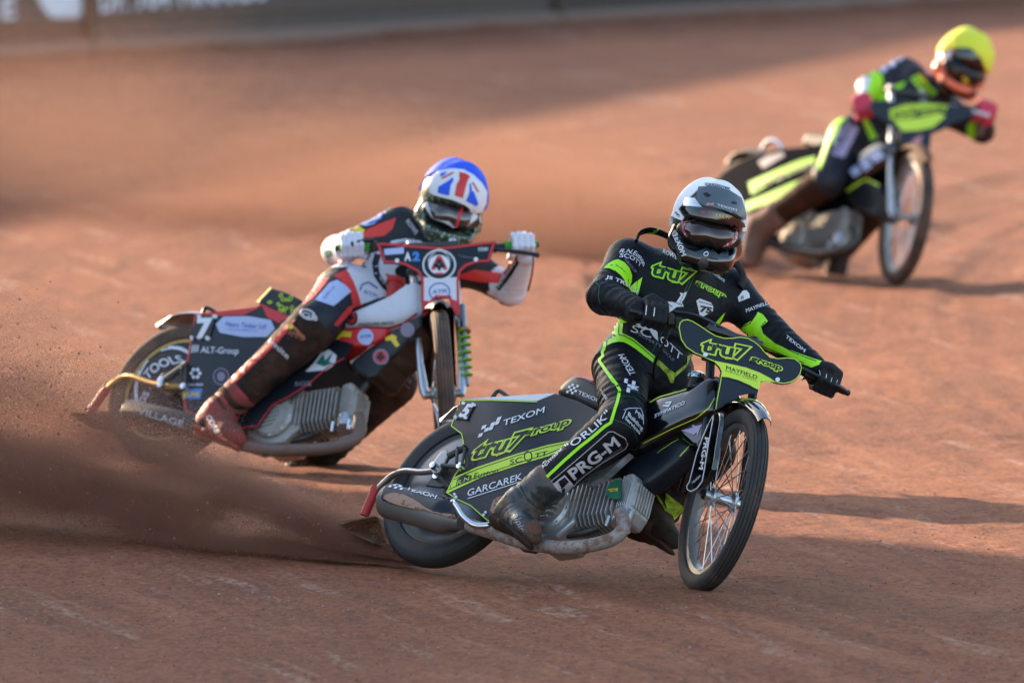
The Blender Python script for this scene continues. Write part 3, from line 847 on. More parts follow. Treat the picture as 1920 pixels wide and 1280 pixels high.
def mechanics(b, eng, pipe_px, pipe_m, sil_px, sil_m, fork_m='steel', guard=False, spring=None, dz=0.0, sil_r=.062, pipe_lat=-.13):
    W = b.W; r = b.root; yv = b.ydir()
    f = MB()
    for s in (-1, 1):
        f.tube(bez([W((-.02, s * .085, 0)), W((.20, s * .085, .17)), W((.42, s * .06, .27)), W((.8, s * .04, .36)), W((1.06, 0, .50))], 5), .0135, 9)
        f.tube(bez([W((-.02, s * .09, -.01)), W((.28, s * .09, -.09)), W((.50, s * .06, -.17 + dz)), W((.78, s * .04, -.165 + dz)), W((.95, 0, .02)), W((1.10, 0, .42))], 5), .0135, 9)
    f.tube([W((1.16, 0, .40)), W(HP + Vector((-.02, 0, .05)))], .026, 12)
    f.build('frame', 'steel_dark', r)
    # engine: crankcase with the cylinder laid forward
    ax = Vector((.985, 0, .17)).normalized(); up = Vector((-.17, 0, .985)).normalized(); c0 = Vector((.655, 0, -.075 + dz))
    prof = [(.50, -.19), (.49, -.02), (.56, .05), (.70, .05), (.745, -.0), (.76, -.14), (.70, -.21), (.60, -.23)]
    e = MB().prism([W((x, -.085, z + dz)) for x, z in prof], yv * .17).build('engine', eng, r, smooth=False, bevel=.012)
    MB().lathe([(.0, -.022), (.085, -.020), (.098, -.010), (.10, .0), (.10, .02)], W((.615, -.087, -.095 + dz)), yv, 32).build('engine_cover', eng, e, angle=30)
    for k in range(9):
        MB().lathe([(0, -.005), (.007, -.005), (.008, .003)], W((.615, -.098, -.095 + dz)) + b.R @ Vector((.088 * math.cos(k * .7), 0, .088 * math.sin(k * .7))), yv, 8).build('bolt', 'chrome', e)
    for k in range(6):
        MB().box(W((.60, -.112, -.145 + dz + k * .02)), b.R @ Vector((.055 - abs(k - 2.5) * .008, 0, .01)), yv * .004, b.R @ Vector((0, 0, .0035))).build('cooling_rib', eng, e, smooth=False)
    for k in range(11):
        c = c0 + ax * (.05 + .021 * k); hz, hl, ch = .098, .098, .03
        if k in (0, 10): hz *= .86
        hr = .062; po = [(-hl, -hz + ch), (-hl + ch, -hz), (hr - ch, -hz), (hr, -hz + ch), (hr, hz - ch), (hr - ch, hz), (-hl + ch, hz), (-hl, hz - ch)]
        MB().prism([W(c + Vector((0, a, 0)) + up * z) for a, z in po], b.R @ ax * .0058).build('cooling_fin', eng, e, smooth=False)
    MB().tube([W(c0 + ax * .03), W(c0 + ax * .30)], .068, 20).build('cylinder', 'steel_dark', e)
    hd = [(.278, -.09), (.278, .098), (.315, .104), (.335, .085), (.345, .02), (.342, -.05), (.32, -.095)]
    MB().prism([W(c0 + ax * a + up * z + Vector((0, -.085, 0))) for a, z in hd], yv * .125).build('cylinder_head', eng, e, smooth=False, bevel=.012)
    for k in range(6):
        MB().box(W(c0 + ax * (.287 + .009 * k) + up * (.0) + Vector((0, -.087, 0))), b.R @ ax * .0025, yv * .006, b.R @ up * (.085 - .006 * k)).build('head_rib', eng, e, smooth=False)
    for k in range(7): MB().box(W(c0 + ax * .344 + up * .01 + Vector((0, -.072 + .016 * k, 0))), b.R @ ax * .007, yv * .0032, b.R @ up * .05).build('head_rib', eng, e, smooth=False)
    MB().tube([W(c0 + ax * .305 + up * -.06 + Vector((0, -.06, 0))), W(c0 + ax * .32 + up * -.125 + Vector((0, -.085, 0)))], [.04, .034], 16).build('exhaust_port', 'alu', e)
    for k in (-1, 1):
        MB().tube([W(c0 + ax * (.31 + .04 * k) + up * -.09 + Vector((0, -.10, 0))), W(c0 + ax * (.31 + .04 * k) + up * -.135 + Vector((0, -.10, 0)))], .007, 8).build('stud', 'chrome', e)
    MB().tube(bez([W((.70, -.05, .02 + dz)), W((.66, -.07, .12)), W((.72, -.06, .22)), W((.80, -.04, .30))], 5), .008, 8).build('fuel_hose', 'satin_black', e)
    MB().tube(bez([W(c0 + ax * .30 + up * .09), W(c0 + ax * .32 + up * .16), W(c0 + ax * .24 + up * .22), W((.78, 0, .28))], 5), .0055, 6).build('plug_lead', 'satin_black', e)
    MB().lathe([(0, 0), (.030, 0), (.034, .02), (.030, .07), (.026, .075), (0, .075)], W((.58, -.01, .06 + dz)), b.R @ Vector((-.5, 0, .8)), 16).build('carburettor', 'alu', e)
    # exhaust
    pts = [b.lat(x, y, l) for x, y, l in pipe_px]
    MB().tube(bez(pts, 6), .0265, 16).build('exhaust_pipe', pipe_m, r)
    s0, s1 = b.lat(*sil_px[0]), b.lat(*sil_px[1]); d = s1 - s0; R0 = sil_r
    ts = [0, .004, .02, .5, .86, .93, 1.0, 1.12]; rs = [R0 * .72, R0 * .94, R0, R0, R0 * .98, R0 * .8, R0 * .62, R0 * .45]
    sil = MB().tube([s0 + d * t for t in ts], rs, 28).build('silencer', sil_m, r, keep=True, angle=50)
    # primary chain run with guard, clutch drum, swing plates on the right
    MB().lathe([(0, -.02), (.075, -.018), (.083, -.006), (.083, .02), (0, .022)], W((.34, -.09, -.03)), yv, 28).build('clutch_drum', 'steel_dark', r)
    MB().prism([W((x, -.105, z)) for x, z in ((-.06, -.035), (-.02, .045), (.10, .06), (.12, .0), (.02, -.04))], yv * .014).build('axle_plate', 'steel_dark', r, smooth=False, bevel=.004)
    MB().lathe([(.0, -.016), (.016, -.014), (.018, 0), (.018, .02)], W((0, -.115, 0)), yv, 12).build('axle_nut', 'chrome', r)
    # fork
    fk = MB()
    for s in (-1, 1):
        fk.tube([b.st((-.055, s * .088, .12)), b.st((.06, s * .088, -.12)), b.st((.175, s * .086, -.47))], [.017, .017, .014], 12)
        fk.tube([b.st((.175, s * .086, -.45)), b.st((.215, s * .08, -.56)), b.st((.245, s * .075, -.60))], [.016, .02, .014], 10)
    fk.tube([b.st((.24, -.085, -.59)), b.st((.24, .085, -.59))], .011, 10)
    fo = fk.build('fork', fork_m, r)
    for v in ((.012, 0, -.02), (-.045, 0, .10)):
        MB().box(b.st(v), b.R @ (b.S @ Vector((.035, 0, .0))), b.R @ (b.S @ Vector((0, .115, 0))), b.R @ (b.S @ (SAX * .012))).build('fork_clamp', 'steel_dark', fo, smooth=False, bevel=.006)
    if spring:
        a, c = b.st((.135, .105, -.30)), b.st((.20, .10, -.52)); n = 130; P = []
        u = (c - a).normalized(); e1 = u.cross(Vector((0, 1, 0))).normalized(); e2 = u.cross(e1)
        for i in range(n + 1):
            t = i / n; an = t * 2 * math.pi * 6.5; P.append(a + (c - a) * t + (e1 * math.cos(an) + e2 * math.sin(an)) * .025)
        MB().tube(P, .0055, 8).build('spring', spring, fo)
        MB().tube([a + (a - c) * .5, c + (c - a) * .15], .014, 10).build('damper', 'steel', fo)
        MB().lathe([(.0, 0), (.03, 0), (.03, .012), (0, .012)], a, u, 16).build('spring_collar', 'orange_print', fo)
def mudguard_front(b, m, a0=38, a1=175, wd=.062, lift=.028):
    M = b.wheelM(True); n = 22; V = []; F = []; prof = [(-1, -.022), (-.7, -.004), (-.3, .004), (0, .006), (.3, .004), (.7, -.004), (1, -.022)]
    k = len(prof)
    for th in (0, .004):
        for i in range(n + 1):
            a = R_(a0 + (a1 - a0) * i / n); tp = min(1, .45 + 1.4 * i / n)
            for y, h in prof:
                rr = RF + lift + h + th + (.012 if i < 3 else 0) * (3 - i) / 3; V.append(M @ Vector((rr * math.cos(a), y * wd * tp, rr * math.sin(a))))
    h = (n + 1) * k
    for i in range(n):
        for j in range(k - 1):
            q = [i * k + j, i * k + j + 1, (i + 1) * k + j + 1, (i + 1) * k + j]; F.append(q); F.append([x + h for x in q][::-1])
        for j in (0, k - 1): q = [i * k + j, (i + 1) * k + j, (i + 1) * k + j + h, i * k + j + h]; F.append(q)
    for i in (0, n):
        for j in range(k - 1): F.append([i * k + j, i * k + j + 1, i * k + j + 1 + h, i * k + j + h])
    return link('front_mudguard', V, F, m, b.root, angle=60, keep=True)
def mudguard_rear(b, m, a0=70, a1=135, wd=.075):
    V = []; F = []; n = 14; prof = [(-1, -.02), (-.6, 0), (0, .008), (.6, 0), (1, -.02)]; k = 5
    for th in (0, .004):
        for i in range(n + 1):
            a = R_(a0 + (a1 - a0) * i / n); tp = 1 if i < n - 4 else (1 - .22 * (i - n + 4))
            for y, h in prof:
                rr = RR + .035 + h + th + max(0, i - n + 4) * .006; V.append(b.W((rr * math.cos(a), y * wd * tp, rr * math.sin(a))))
    h = (n + 1) * k
    for i in range(n):
        for j in range(k - 1):
            q = [i * k + j, i * k + j + 1, (i + 1) * k + j + 1, (i + 1) * k + j]; F += [q, [x + h for x in q][::-1]]
        for j in (0, k - 1): F.append([i * k + j, (i + 1) * k + j, (i + 1) * k + j + h, i * k + j + h])
    for i in (0, n):
        for j in range(k - 1): F.append([i * k + j, i * k + j + 1, i * k + j + 1 + h, i * k + j + h])
    return link('rear_mudguard', V, F, m, b.root, angle=60)
def handlebar(b, pts, grips, grip_m, levers, lever_m='steel', bar_m='steel_dark', brace=None, clamp=None):
    P = [at(*p) for p in pts]
    hb = MB().tube(bez(P, 5), .0125, 12).build('handlebar', bar_m, b.root)
    for g in grips:
        A, B = at(*g[0]), at(*g[1]); d = (B - A)
        ts = [i / 12 for i in range(13)]
        q = MB().tube([A + d * t for t in ts], [.0175 + (.0022 if i % 2 else 0) for i in range(13)], 14)
        q.lathe([(.012, -.004), (.027, -.003), (.027, .003), (.012, .004)], A, d, 16)
        q.build('grip', grip_m, hb)
    for l in levers:
        q = MB().tube(bez([at(*p) for p in l], 4), [.009] * (4 * (len(l) - 1)) + [.007], 8)
        q.ball(at(*l[-1]), .0125, 8); q.build('lever', lever_m, hb)
    if brace: MB().tube(bez([at(*p) for p in brace], 4), .008, 8).build('brace_bar', 'satin_black', hb)
    if clamp:
        for c in clamp: MB().box(at(*c), Vector((.014, 0, 0)), Vector((0, .02, 0)), Vector((0, 0, .022))).build('bar_clamp', 'satin_black', hb, smooth=False, bevel=.005)
    return hb
def bolts(surf, pts, rpx, m='chrome', name='bolt'):
    for p in pts: patch(surf, oval(p, rpx, rpx, n=12), m, name, .001, g=4, thick=.004)

B1 = Bike((-0.7736, 0.579, -0.0202, -0.2135, 43.0653, 0.2828, -0.5358), 'black and lime speedway motorcycle numbered 5 leading the other two')
B2 = Bike((-0.6198, 0.531, -0.0249, -1.4185, 47.9398, 0.2901, -1.0423), 'red, white and black speedway motorcycle numbered 7 throwing up dirt')
B3 = Bike((-0.9137, 0.3864, -0.0234, 1.2064, 60.412, 0.2935, -0.43), 'blurred black and lime speedway motorcycle farthest back at the right')

# ------------------------------------------------------------------ leading motorcycle
ZB, ZC, ZD = Z(620, 680, 3.2), Z(900, 640, 2.91), Z(1180, 560, 2.2455)
ZT = Z(1200, 690, 5.335); ZBD = Z(1260, 580, 5.486); ZS = Z(640, 840, 5.566); ZE_ = Z(1030, 800, 4.925); ZL = Z(990, 720, 5.817)
def build_b1():
    b = B1; r = b.root
    wheel(b, False, 'rubber', 'steel_dark', disc='disc_grey'); wheel(b, True, 'rubber_front', 'rim_dark', 'alu')
    mechanics(b, 'alu_dirty', [(1163, 962, -.09), (1170, 985, -.12), (1152, 1008, -.13), (1105, 1022, -.14), (1050, 1026, -.15), (990, 1018, -.15), (930, 1000, -.16), (880, 984, -.165)], 'pipe_mud',
              [(727, 938, -.165), (852, 974, -.165)], 'silencer_grey', 'satin_black', sil_r=.066)
    # rear cover
    po = [(864, 749), (925, 749), (1007, 752), (1042, 738), (1085, 752), (1130, 776), (1180, 800), (1150, 858), (1080, 900), (1010, 940), (975, 965), (940, 984), (914, 977), (882, 949), (858, 938), (836, 924), (852, 890), (870, 866), (869, 834), (865, 814), (845, 799)]
    rc = sheet(b, po, lambda u, v: -.128 - .016 * math.sin(u * 5 + v * 2) + .03 * max(0, .28 - v) - .012 * math.sin(9 * u - 4 * v), 'vinyl_navy', 'rear_cover')
    trim(rc, po, 1.8, 'lime', [20, 0, 1, 2]); trim(rc, po, 1.8, 'lime', [20, 19, 18, 17, 16, 15, 14, 13, 12, 11])
    pl = patch(rc, ZB([(772, 232), (872, 243), (826, 346), (738, 333)]), 'satin_black', 'number_plate', 0, thick=.006)
    text(pl, '5', ZB([(768, 320)])[0], ZB([(815, 325)])[0], (16, -23), 'print_white', bold=.05)
    bolts(pl, ZB([(800, 244), (858, 251), (752, 326), (812, 330)]), 3.2, 'print_white')
    checker(rc, ZB([(884, 450)])[0], (8.3, -2.6), (3.2, -7.6), 'print_white', [(0, 0), (1, 1), (0, 2), (2, 2), (2, 1), (3, 2), (3, 3)])
    text(rc, 'TEXOM', ZB([(1034, 382)])[0], ZB([(1282, 300)])[0], (2, -12), 'print_white', bold=.008)
    outlined(rc, 'tru7', ZB([(838, 582)])[0], ZB([(1140, 505)])[0], (18, -33), 'lime', 'vinyl_navy', b=.105, b0=.03)
    outlined(rc, 'group', ZB([(1158, 448)])[0], ZB([(1430, 372)])[0], (6, -15), 'lime', 'print_black', b=.125, b0=.02)
    patch(rc, ZB([(700, 706), (880, 625), (1120, 545), (1300, 494), (1460, 462), (1400, 520), (1310, 560), (1130, 612), (900, 690), (690, 788)]), 'lime', 'stripe', .0016)
    line(rc, ZB([(702, 718), (885, 637), (1120, 557), (1300, 506), (1440, 478)]), 1.4, 'print_black'); line(rc, ZB([(692, 770), (900, 676), (1130, 600), (1300, 548), (1390, 512)]), 1.4, 'print_black')
    patch(rc, ZB([(752, 742), (760, 702), (800, 672), (848, 676), (846, 706)]), 'vinyl_navy', 'house_badge', .0024)
    text(rc, 'R.N.', ZB([(760, 736)])[0], ZB([(842, 700)])[0], (2, -9), 'lime', bold=0, off=.0034); text(rc, 'Euston', ZB([(858, 700)])[0], ZB([(1004, 662)])[0], (3, -12), 'vinyl_navy', bold=0)
    text(rc, 'SC', ZB([(1076, 612)])[0], ZB([(1150, 594)])[0], (1, -10), 'vinyl_navy', bold=.005); text(rc, 'TT', ZB([(1224, 574)])[0], ZB([(1300, 556)])[0], (1, -9), 'vinyl_navy', bold=.005)
    ring(rc, ZB([(1186, 562)])[0], 7, 9, 2.2, 'vinyl_navy')
    text(rc, 'PROPERTY GROUP', ZB([(1098, 636)])[0], ZB([(1290, 588)])[0], (.5, -2.6), 'vinyl_navy', bold=0)
    text(rc, 'GARCAREK', ZB([(822, 803)])[0], ZB([(1150, 700)])[0], (1, -13), 'print_white', bold=.01); line(rc, ZB([(824, 815), (1155, 708)]), 1.5, 'print_white')
    patch(rc, smooth2(ZB([(965, 860), (985, 815), (1030, 800), (1070, 790), (1060, 840), (1030, 890), (985, 905), (960, 890)]), 3), 'tan_dirt', 'orange_badge')
    bolts(rc, ZB([(745, 790), (755, 806), (932, 898), (920, 914)]), 2.4, 'print_white')
    mudguard_rear(b, 'alu', 62, 128)
    tp = MB(); tp.loft([b.lat(866, 748, -.10), b.lat(925, 748, -.10), b.lat(1007, 751, -.10), b.lat(1042, 737, -.10)], [b.mir(b.lat(866, 748, -.10)), b.mir(b.lat(925, 748, -.10)), b.mir(b.lat(1007, 751, -.10)), b.mir(b.lat(1042, 737, -.10))])
    tp.build('tail_top', 'print_white', r, smooth=False, solid=.004)
    MB().tube(bez([b.lat(920, 751, -.06), b.lat(930, 736, -.06), b.lat(938, 733, -.06), b.lat(958, 748, -.06)], 4), .0085, 8).build('grab_handle', 'satin_black', r)
    # seat
    sp = [(1042, 735), (1072, 704), (1100, 706), (1130, 722), (1150, 745), (1150, 782), (1120, 776), (1080, 760)]
    se = pillow(b, sp, 'satin_black', 'seat', .115, -.09)
    line(se, [(1073, 706), (1096, 710), (1122, 724)], 1.6, 'red', 'piping')
    checker(se, ZL([(418, 96)])[0], (4.6, 1.0), (1.7, -4.6), 'print_white', [(0, 0), (1, 1), (0, 2), (2, 2), (2, 0), (3, 1), (3, 3), (1, 3)])
    text(se, 'TEXOM', ZL([(548, 108)])[0], (1126, 756), (2, -6.6), 'print_white', bold=.01)
    # tank and lower cover
    tk = [(1196, 770), (1225, 748), (1262, 735), (1290, 726), (1322, 716), (1347, 704), (1352, 735), (1347, 768), (1322, 786), (1290, 800), (1252, 818), (1212, 836), (1180, 846)]
    tn = pillow(b, tk, 'gloss_black', 'fuel_tank', .115, -.08)
    line(tn, ZT([(100, 345), (200, 290), (330, 255), (470, 215)]), 1.6, 'lime'); line(tn, ZT([(30, 750), (330, 600), (560, 500), (690, 400), (745, 300)]), 1.6, 'lime')
    text(tn, 'SYMPATICO', ZT([(148, 500)])[0], ZT([(450, 362)])[0], (1, -7), 'print_white', bold=.02)
    patch(tn, ZT([(226, 385), (262, 340), (326, 332), (290, 392)]), 'print_white', 'emblem', .0024); line(tn, ZT([(244, 366), (300, 356)]), 1.6, 'gloss_black', off=.004)
    nk = b.lat(1297, 746, -.0); up = (b.R @ Vector((-.1, 0, 1))).normalized()
    MB().tube([nk - up * .02, nk + up * .075], .034, 18).build('filler_neck', 'satin_black', tn)
    cpn = MB(); c = nk + up * .075
    cpn.lathe([(0, .028), (.026, .028), (.036, .022), (.039, .012), (.036, 0), (0, 0)], c, up, 24)
    for k in range(10):
        a = k * .628; e1 = up.cross(Vector((0, 1, 0))).normalized(); e2 = up.cross(e1); cpn.tube([c + (e1 * math.cos(a) + e2 * math.sin(a)) * .037 + up * .004, c + (e1 * math.cos(a) + e2 * math.sin(a)) * .037 + up * .018], .006, 6)
    cpn.build('filler_cap', 'chrome', tn)
    lc = [(1182, 850), (1215, 838), (1268, 809), (1282, 822), (1296, 834), (1276, 858), (1262, 872), (1225, 902), (1206, 910), (1180, 905), (1150, 880)]
    lo = pillow(b, lc, 'vinyl_navy', 'lower_cover', .05, -.04)
    line(lo, ZT([(62, 752), (350, 645), (505, 765), (400, 880)]), 1.8, 'lime')
    rw = [(1268, 806), (1300, 788), (1330, 775), (1338, 790), (1322, 815), (1308, 836), (1296, 832), (1283, 820)]
    A = [b.lat(x, y, -.075) for x, y in rw]; rd = MB().loft(A, [b.mir(p) for p in A]).build('head_cover', 'gloss_black', r, smooth=False, bevel=.01, keep=True)
    patch(rd, ZT([(415, 625), (530, 596), (510, 555), (560, 580), (600, 574), (648, 548), (604, 600), (575, 690), (570, 640), (545, 668)]), 'violet_print', 'emblem')
    # front number board
    bp = ZBD([(62, 190), (75, 135), (110, 105), (160, 100), (215, 120), (290, 165), (370, 220), (450, 268), (540, 292), (620, 290), (700, 280), (780, 292), (850, 330), (910, 380), (950, 430), (1010, 488), (1090, 500), (1180, 492), (1260, 502), (1320, 545), (1338, 600), (1320, 670), (1280, 720), (1220, 755), (1150, 770), (1080, 760), (1010, 740), (950, 735), (915, 750), (895, 790), (885, 840), (878, 870), (780, 862), (700, 880), (620, 930), (540, 990), (440, 1040), (460, 900), (490, 740), (505, 640), (480, 590), (430, 540), (340, 500), (230, 455), (140, 395), (85, 310)])
    bd = board(b, bp, (.13, 0, .03), (.96, 0, .27), 'vinyl_navy')
    trim(bd, bp, 1.5, 'lime', range(0, 27)); trim(bd, bp, 1.5, 'lime', range(36, len(bp) + 1))
    patch(bd, ZBD([(300, 482), (440, 530), (600, 560), (760, 595), (900, 645), (1010, 700), (1090, 758), (1010, 742), (950, 737), (916, 752), (897, 790), (888, 835), (800, 780), (680, 728), (580, 700), (508, 692), (508, 640), (484, 590), (432, 540)]), 'lime', 'stripe')
    line(bd, ZBD([(330, 488), (450, 528), (600, 558), (760, 594), (900, 646), (1010, 704), (1075, 752)]), 1.6, 'print_black'); line(bd, ZBD([(508, 698), (580, 704), (690, 740), (800, 790), (884, 832)]), 1.6, 'print_black')
    outlined(bd, 'tru7', ZBD([(290, 430)])[0], ZBD([(760, 525)])[0], (7, -25), 'lime', 'print_black', b=.10, b0=.03, spacing=.95)
    outlined(bd, 'group', ZBD([(805, 525)])[0], ZBD([(1120, 632)])[0], (3, -10), 'lime', 'print_black', b=.13, b0=.025)
    text(bd, 'MAYFIELD', ZBD([(552, 618)])[0], ZBD([(872, 722)])[0], (1, -7.5), 'print_black', bold=.008); text(bd, 'EVENTS  EVENTS', ZBD([(548, 636)])[0], ZBD([(865, 744)])[0], (.3, -2.2), 'print_black', bold=0)
    bolts(bd, ZBD([(340, 468), (1082, 725)]), 4.2, 'print_white')
    # fork guard and front mudguard
    gp = ZT([(745, 455), (790, 440), (800, 520), (780, 640), (755, 800), (720, 1010), (640, 1150), (570, 1220), (510, 1245), (462, 1215), (468, 1170), (495, 1130), (560, 860), (620, 700), (700, 520)])
    p0 = b.st((.1, -.112, -.3)); nn = b.R @ (b.S @ Vector((0, 1, 0)))
    P = [on_plane(x, y, p0, nn) for x, y in smooth2(gp, 2)]
    gd = MB().prism(P, nn * .022).build('fork_guard', 'gloss_black', r, smooth=False, bevel=.006, keep=True)
    line(gd, ZT([(742, 470), (700, 530), (628, 700), (570, 860), (500, 1135), (472, 1180), (480, 1215), (515, 1232), (575, 1200), (628, 1130), (650, 1010), (690, 760), (742, 470)]), 1.7, 'print_white')
    text(gd, 'PRG-M', ZT([(658, 690)])[0], ZT([(596, 1010)])[0], (8, 1.5), 'print_white', bold=.03); text(gd, 'TEXOM', ZT([(530, 1160)])[0], ZT([(616, 1085)])[0], (-2, -3), 'print_white', bold=.01)
    mudguard_front(b, 'gloss_black', 42, 168)
    # bars
    handlebar(b, [(1180, 582, 42.59), (1262, 602, 42.61), (1310, 640, 42.66), (1450, 680, 42.74), (1500, 696, 42.77), (1585, 735, 42.82)],
              [((1258, 601, 42.61), (1196, 587, 42.595)), ((1508, 700, 42.775), (1572, 728, 42.81))], 'satin_black',
              [[(1503, 690, 42.75), (1540, 708, 42.75), (1575, 726, 42.76), (1589, 736, 42.78)]], 'satin_black', 'satin_black',
              brace=[(1262, 584, 42.60), (1300, 590, 42.62), (1340, 608, 42.64), (1390, 634, 42.68)], clamp=[(1258, 598, 42.60), (1272, 606, 42.61)])
    MB().tube(bez([at(1492, 690, 42.74), at(1470, 684, 42.72), at(1440, 682, 42.71), at(1412, 694, 42.71)], 4), .005, 6).build('cable', 'satin_black', r)
    MB().tube(bez([at(1254, 604, 42.60), at(1246, 640, 42.62), at(1226, 690, 42.7), at(1230, 740, 42.8)], 5), .0045, 6).build('cable', 'satin_black', r)
    # heat shield, foot bar, dirt deflector
    sil = [o for o in r.children if o.name.startswith('silencer')][0]
    sh = patch(sil, ZS([(430, 510), (450, 440), (500, 370), (560, 338), (640, 350), (760, 400), (900, 455), (1040, 510), (1150, 560), (1190, 620), (1210, 720), (1170, 738), (1060, 700), (900, 655), (720, 625), (560, 585), (440, 545)]), 'vinyl_navy', 'heat_shield', 0, thick=.008)
    text(sh, 'TEXOM', ZS([(672, 434)])[0], ZS([(985, 532)])[0], (3.5, -6.5), 'print_white', bold=.015)
    checker(sh, ZS([(490, 408)])[0], (5.2, 1.2), (3, -4), 'print_white', [(0, 0), (1, 1), (2, 0), (3, 1), (2, 2), (4, 0), (4, 2)])
    patch(sh, smooth2(ZS([(440, 520), (500, 470), (640, 480), (800, 560), (960, 660), (1180, 690), (1170, 735), (1060, 698), (900, 653), (720, 623), (560, 582)]), 2), 'tan_dirt', 'mud_splash')
    fb = MB().tube(bez([b.lat(852, 943, -.24), b.lat(858, 952, -.24), b.lat(870, 970, -.24), b.lat(890, 984, -.23), (b.lat(915, 984, -.21)), b.lat(945, 972, -.16)], 5), .0125, 12); u = (b.lat(852, 943, -.24) - b.lat(858, 952, -.24)).normalized()
    fb.lathe([(.011, 0), (.018, 0), (.018, .008), (.011, .008)], b.lat(852, 943, -.24), u, 14, closed=True); fb.build('foot_bar', 'chrome', r)
    df = MB().tube(bez([b.lat(838, 878, -.12), b.lat(815, 882, -.12), b.lat(790, 885, -.11), b.lat(760, 883, -.09), b.lat(738, 890, -.07), b.lat(722, 903, -.06), b.lat(708, 917, -.05)], 5), .0125, 12).build('deflector_arm', 'steel', r)
    MB().tube([b.lat(706, 913, -.05), b.lat(703, 919, -.05), b.lat(700, 926, -.05), b.lat(683, 966, -.04)], [.022, .022, .0185, .0185], 14).build('arm_sleeve', 'red_dirty', df)
    dp = ZS([(-40, 770), (60, 745), (340, 705), (400, 740), (430, 880), (450, 1030), (330, 990), (180, 920), (60, 850)])
    A = [b.lat(x, y, -.06 + .10 * (i in (3, 4, 5))) for i, (x, y) in enumerate(dp)]
    MB().prism(A, b.ydir() * .02 + b.R @ Vector((.0, 0, .006))).build('dirt_deflector', 'rust', df, smooth=False)
    fl = ZS([(-42, 775), (-30, 758), (330, 700), (350, 712), (60, 772), (0, 800)]); A = [b.lat(x, y, -.09) for x, y in fl]
    MB().prism(A, b.ydir() * .03).build('deflector_lip', 'rust', df, smooth=False, bevel=.003)
    br = ZS([(925, 225), (950, 150), (1040, 30), (1100, 20), (1120, 70), (1060, 180), (1010, 255), (950, 262)]); A = [b.lat(x, y, -.150) for x, y in br]
    MB().prism(A, b.ydir() * .018).build('tensioner_plate', 'steel', r, smooth=False, bevel=.004)
    MB().tube([b.lat(828, 872, -.16), b.lat(864, 876, -.15)], .009, 10).tube([b.lat(840, 855, -.15), b.lat(872, 838, -.14)], .014, 12).tube([b.lat(858, 838, -.17), b.lat(856, 868, -.17)], .006, 8).tube([b.lat(872, 840, -.17), b.lat(866, 872, -.17)], .006, 8).build('tensioner_bolt', 'steel_dark', r)
    for p in ((813, 873), (863, 874)): MB().lathe([(0, -.012), (.013, -.010), (.015, 0), (.015, .012)], b.lat(*p, -.16), b.ydir(), 12).build('bolt', 'chrome', r)
    bdg = MB().prism([b.lat(x, y, -.112) for x, y in smooth2(ZE_([(640, 485), (590, 500), (545, 545), (525, 600), (535, 640), (580, 660), (645, 655), (645, 570)]), 2)], b.ydir() * .012).build('engine_badge', 'green_badge', r, smooth=False, keep=True)
    text(bdg, 'GTR', ZE_([(560, 602)])[0], ZE_([(640, 596)])[0], (1, -6), 'yellow_print', bold=.03); line(bdg, ZE_([(528, 580), (562, 578)]), 2.5, 'yellow_print')
    ca = MB(); A = [b.lat(x, y, -.13) for x, y in ZE_([(330, 520), (430, 430), (620, 320), (740, 240), (640, 330), (500, 460), (380, 522)])]
    ca.prism(A, b.ydir() * .03).build('engine_shield', 'alu', r, smooth=False)
build_b1()

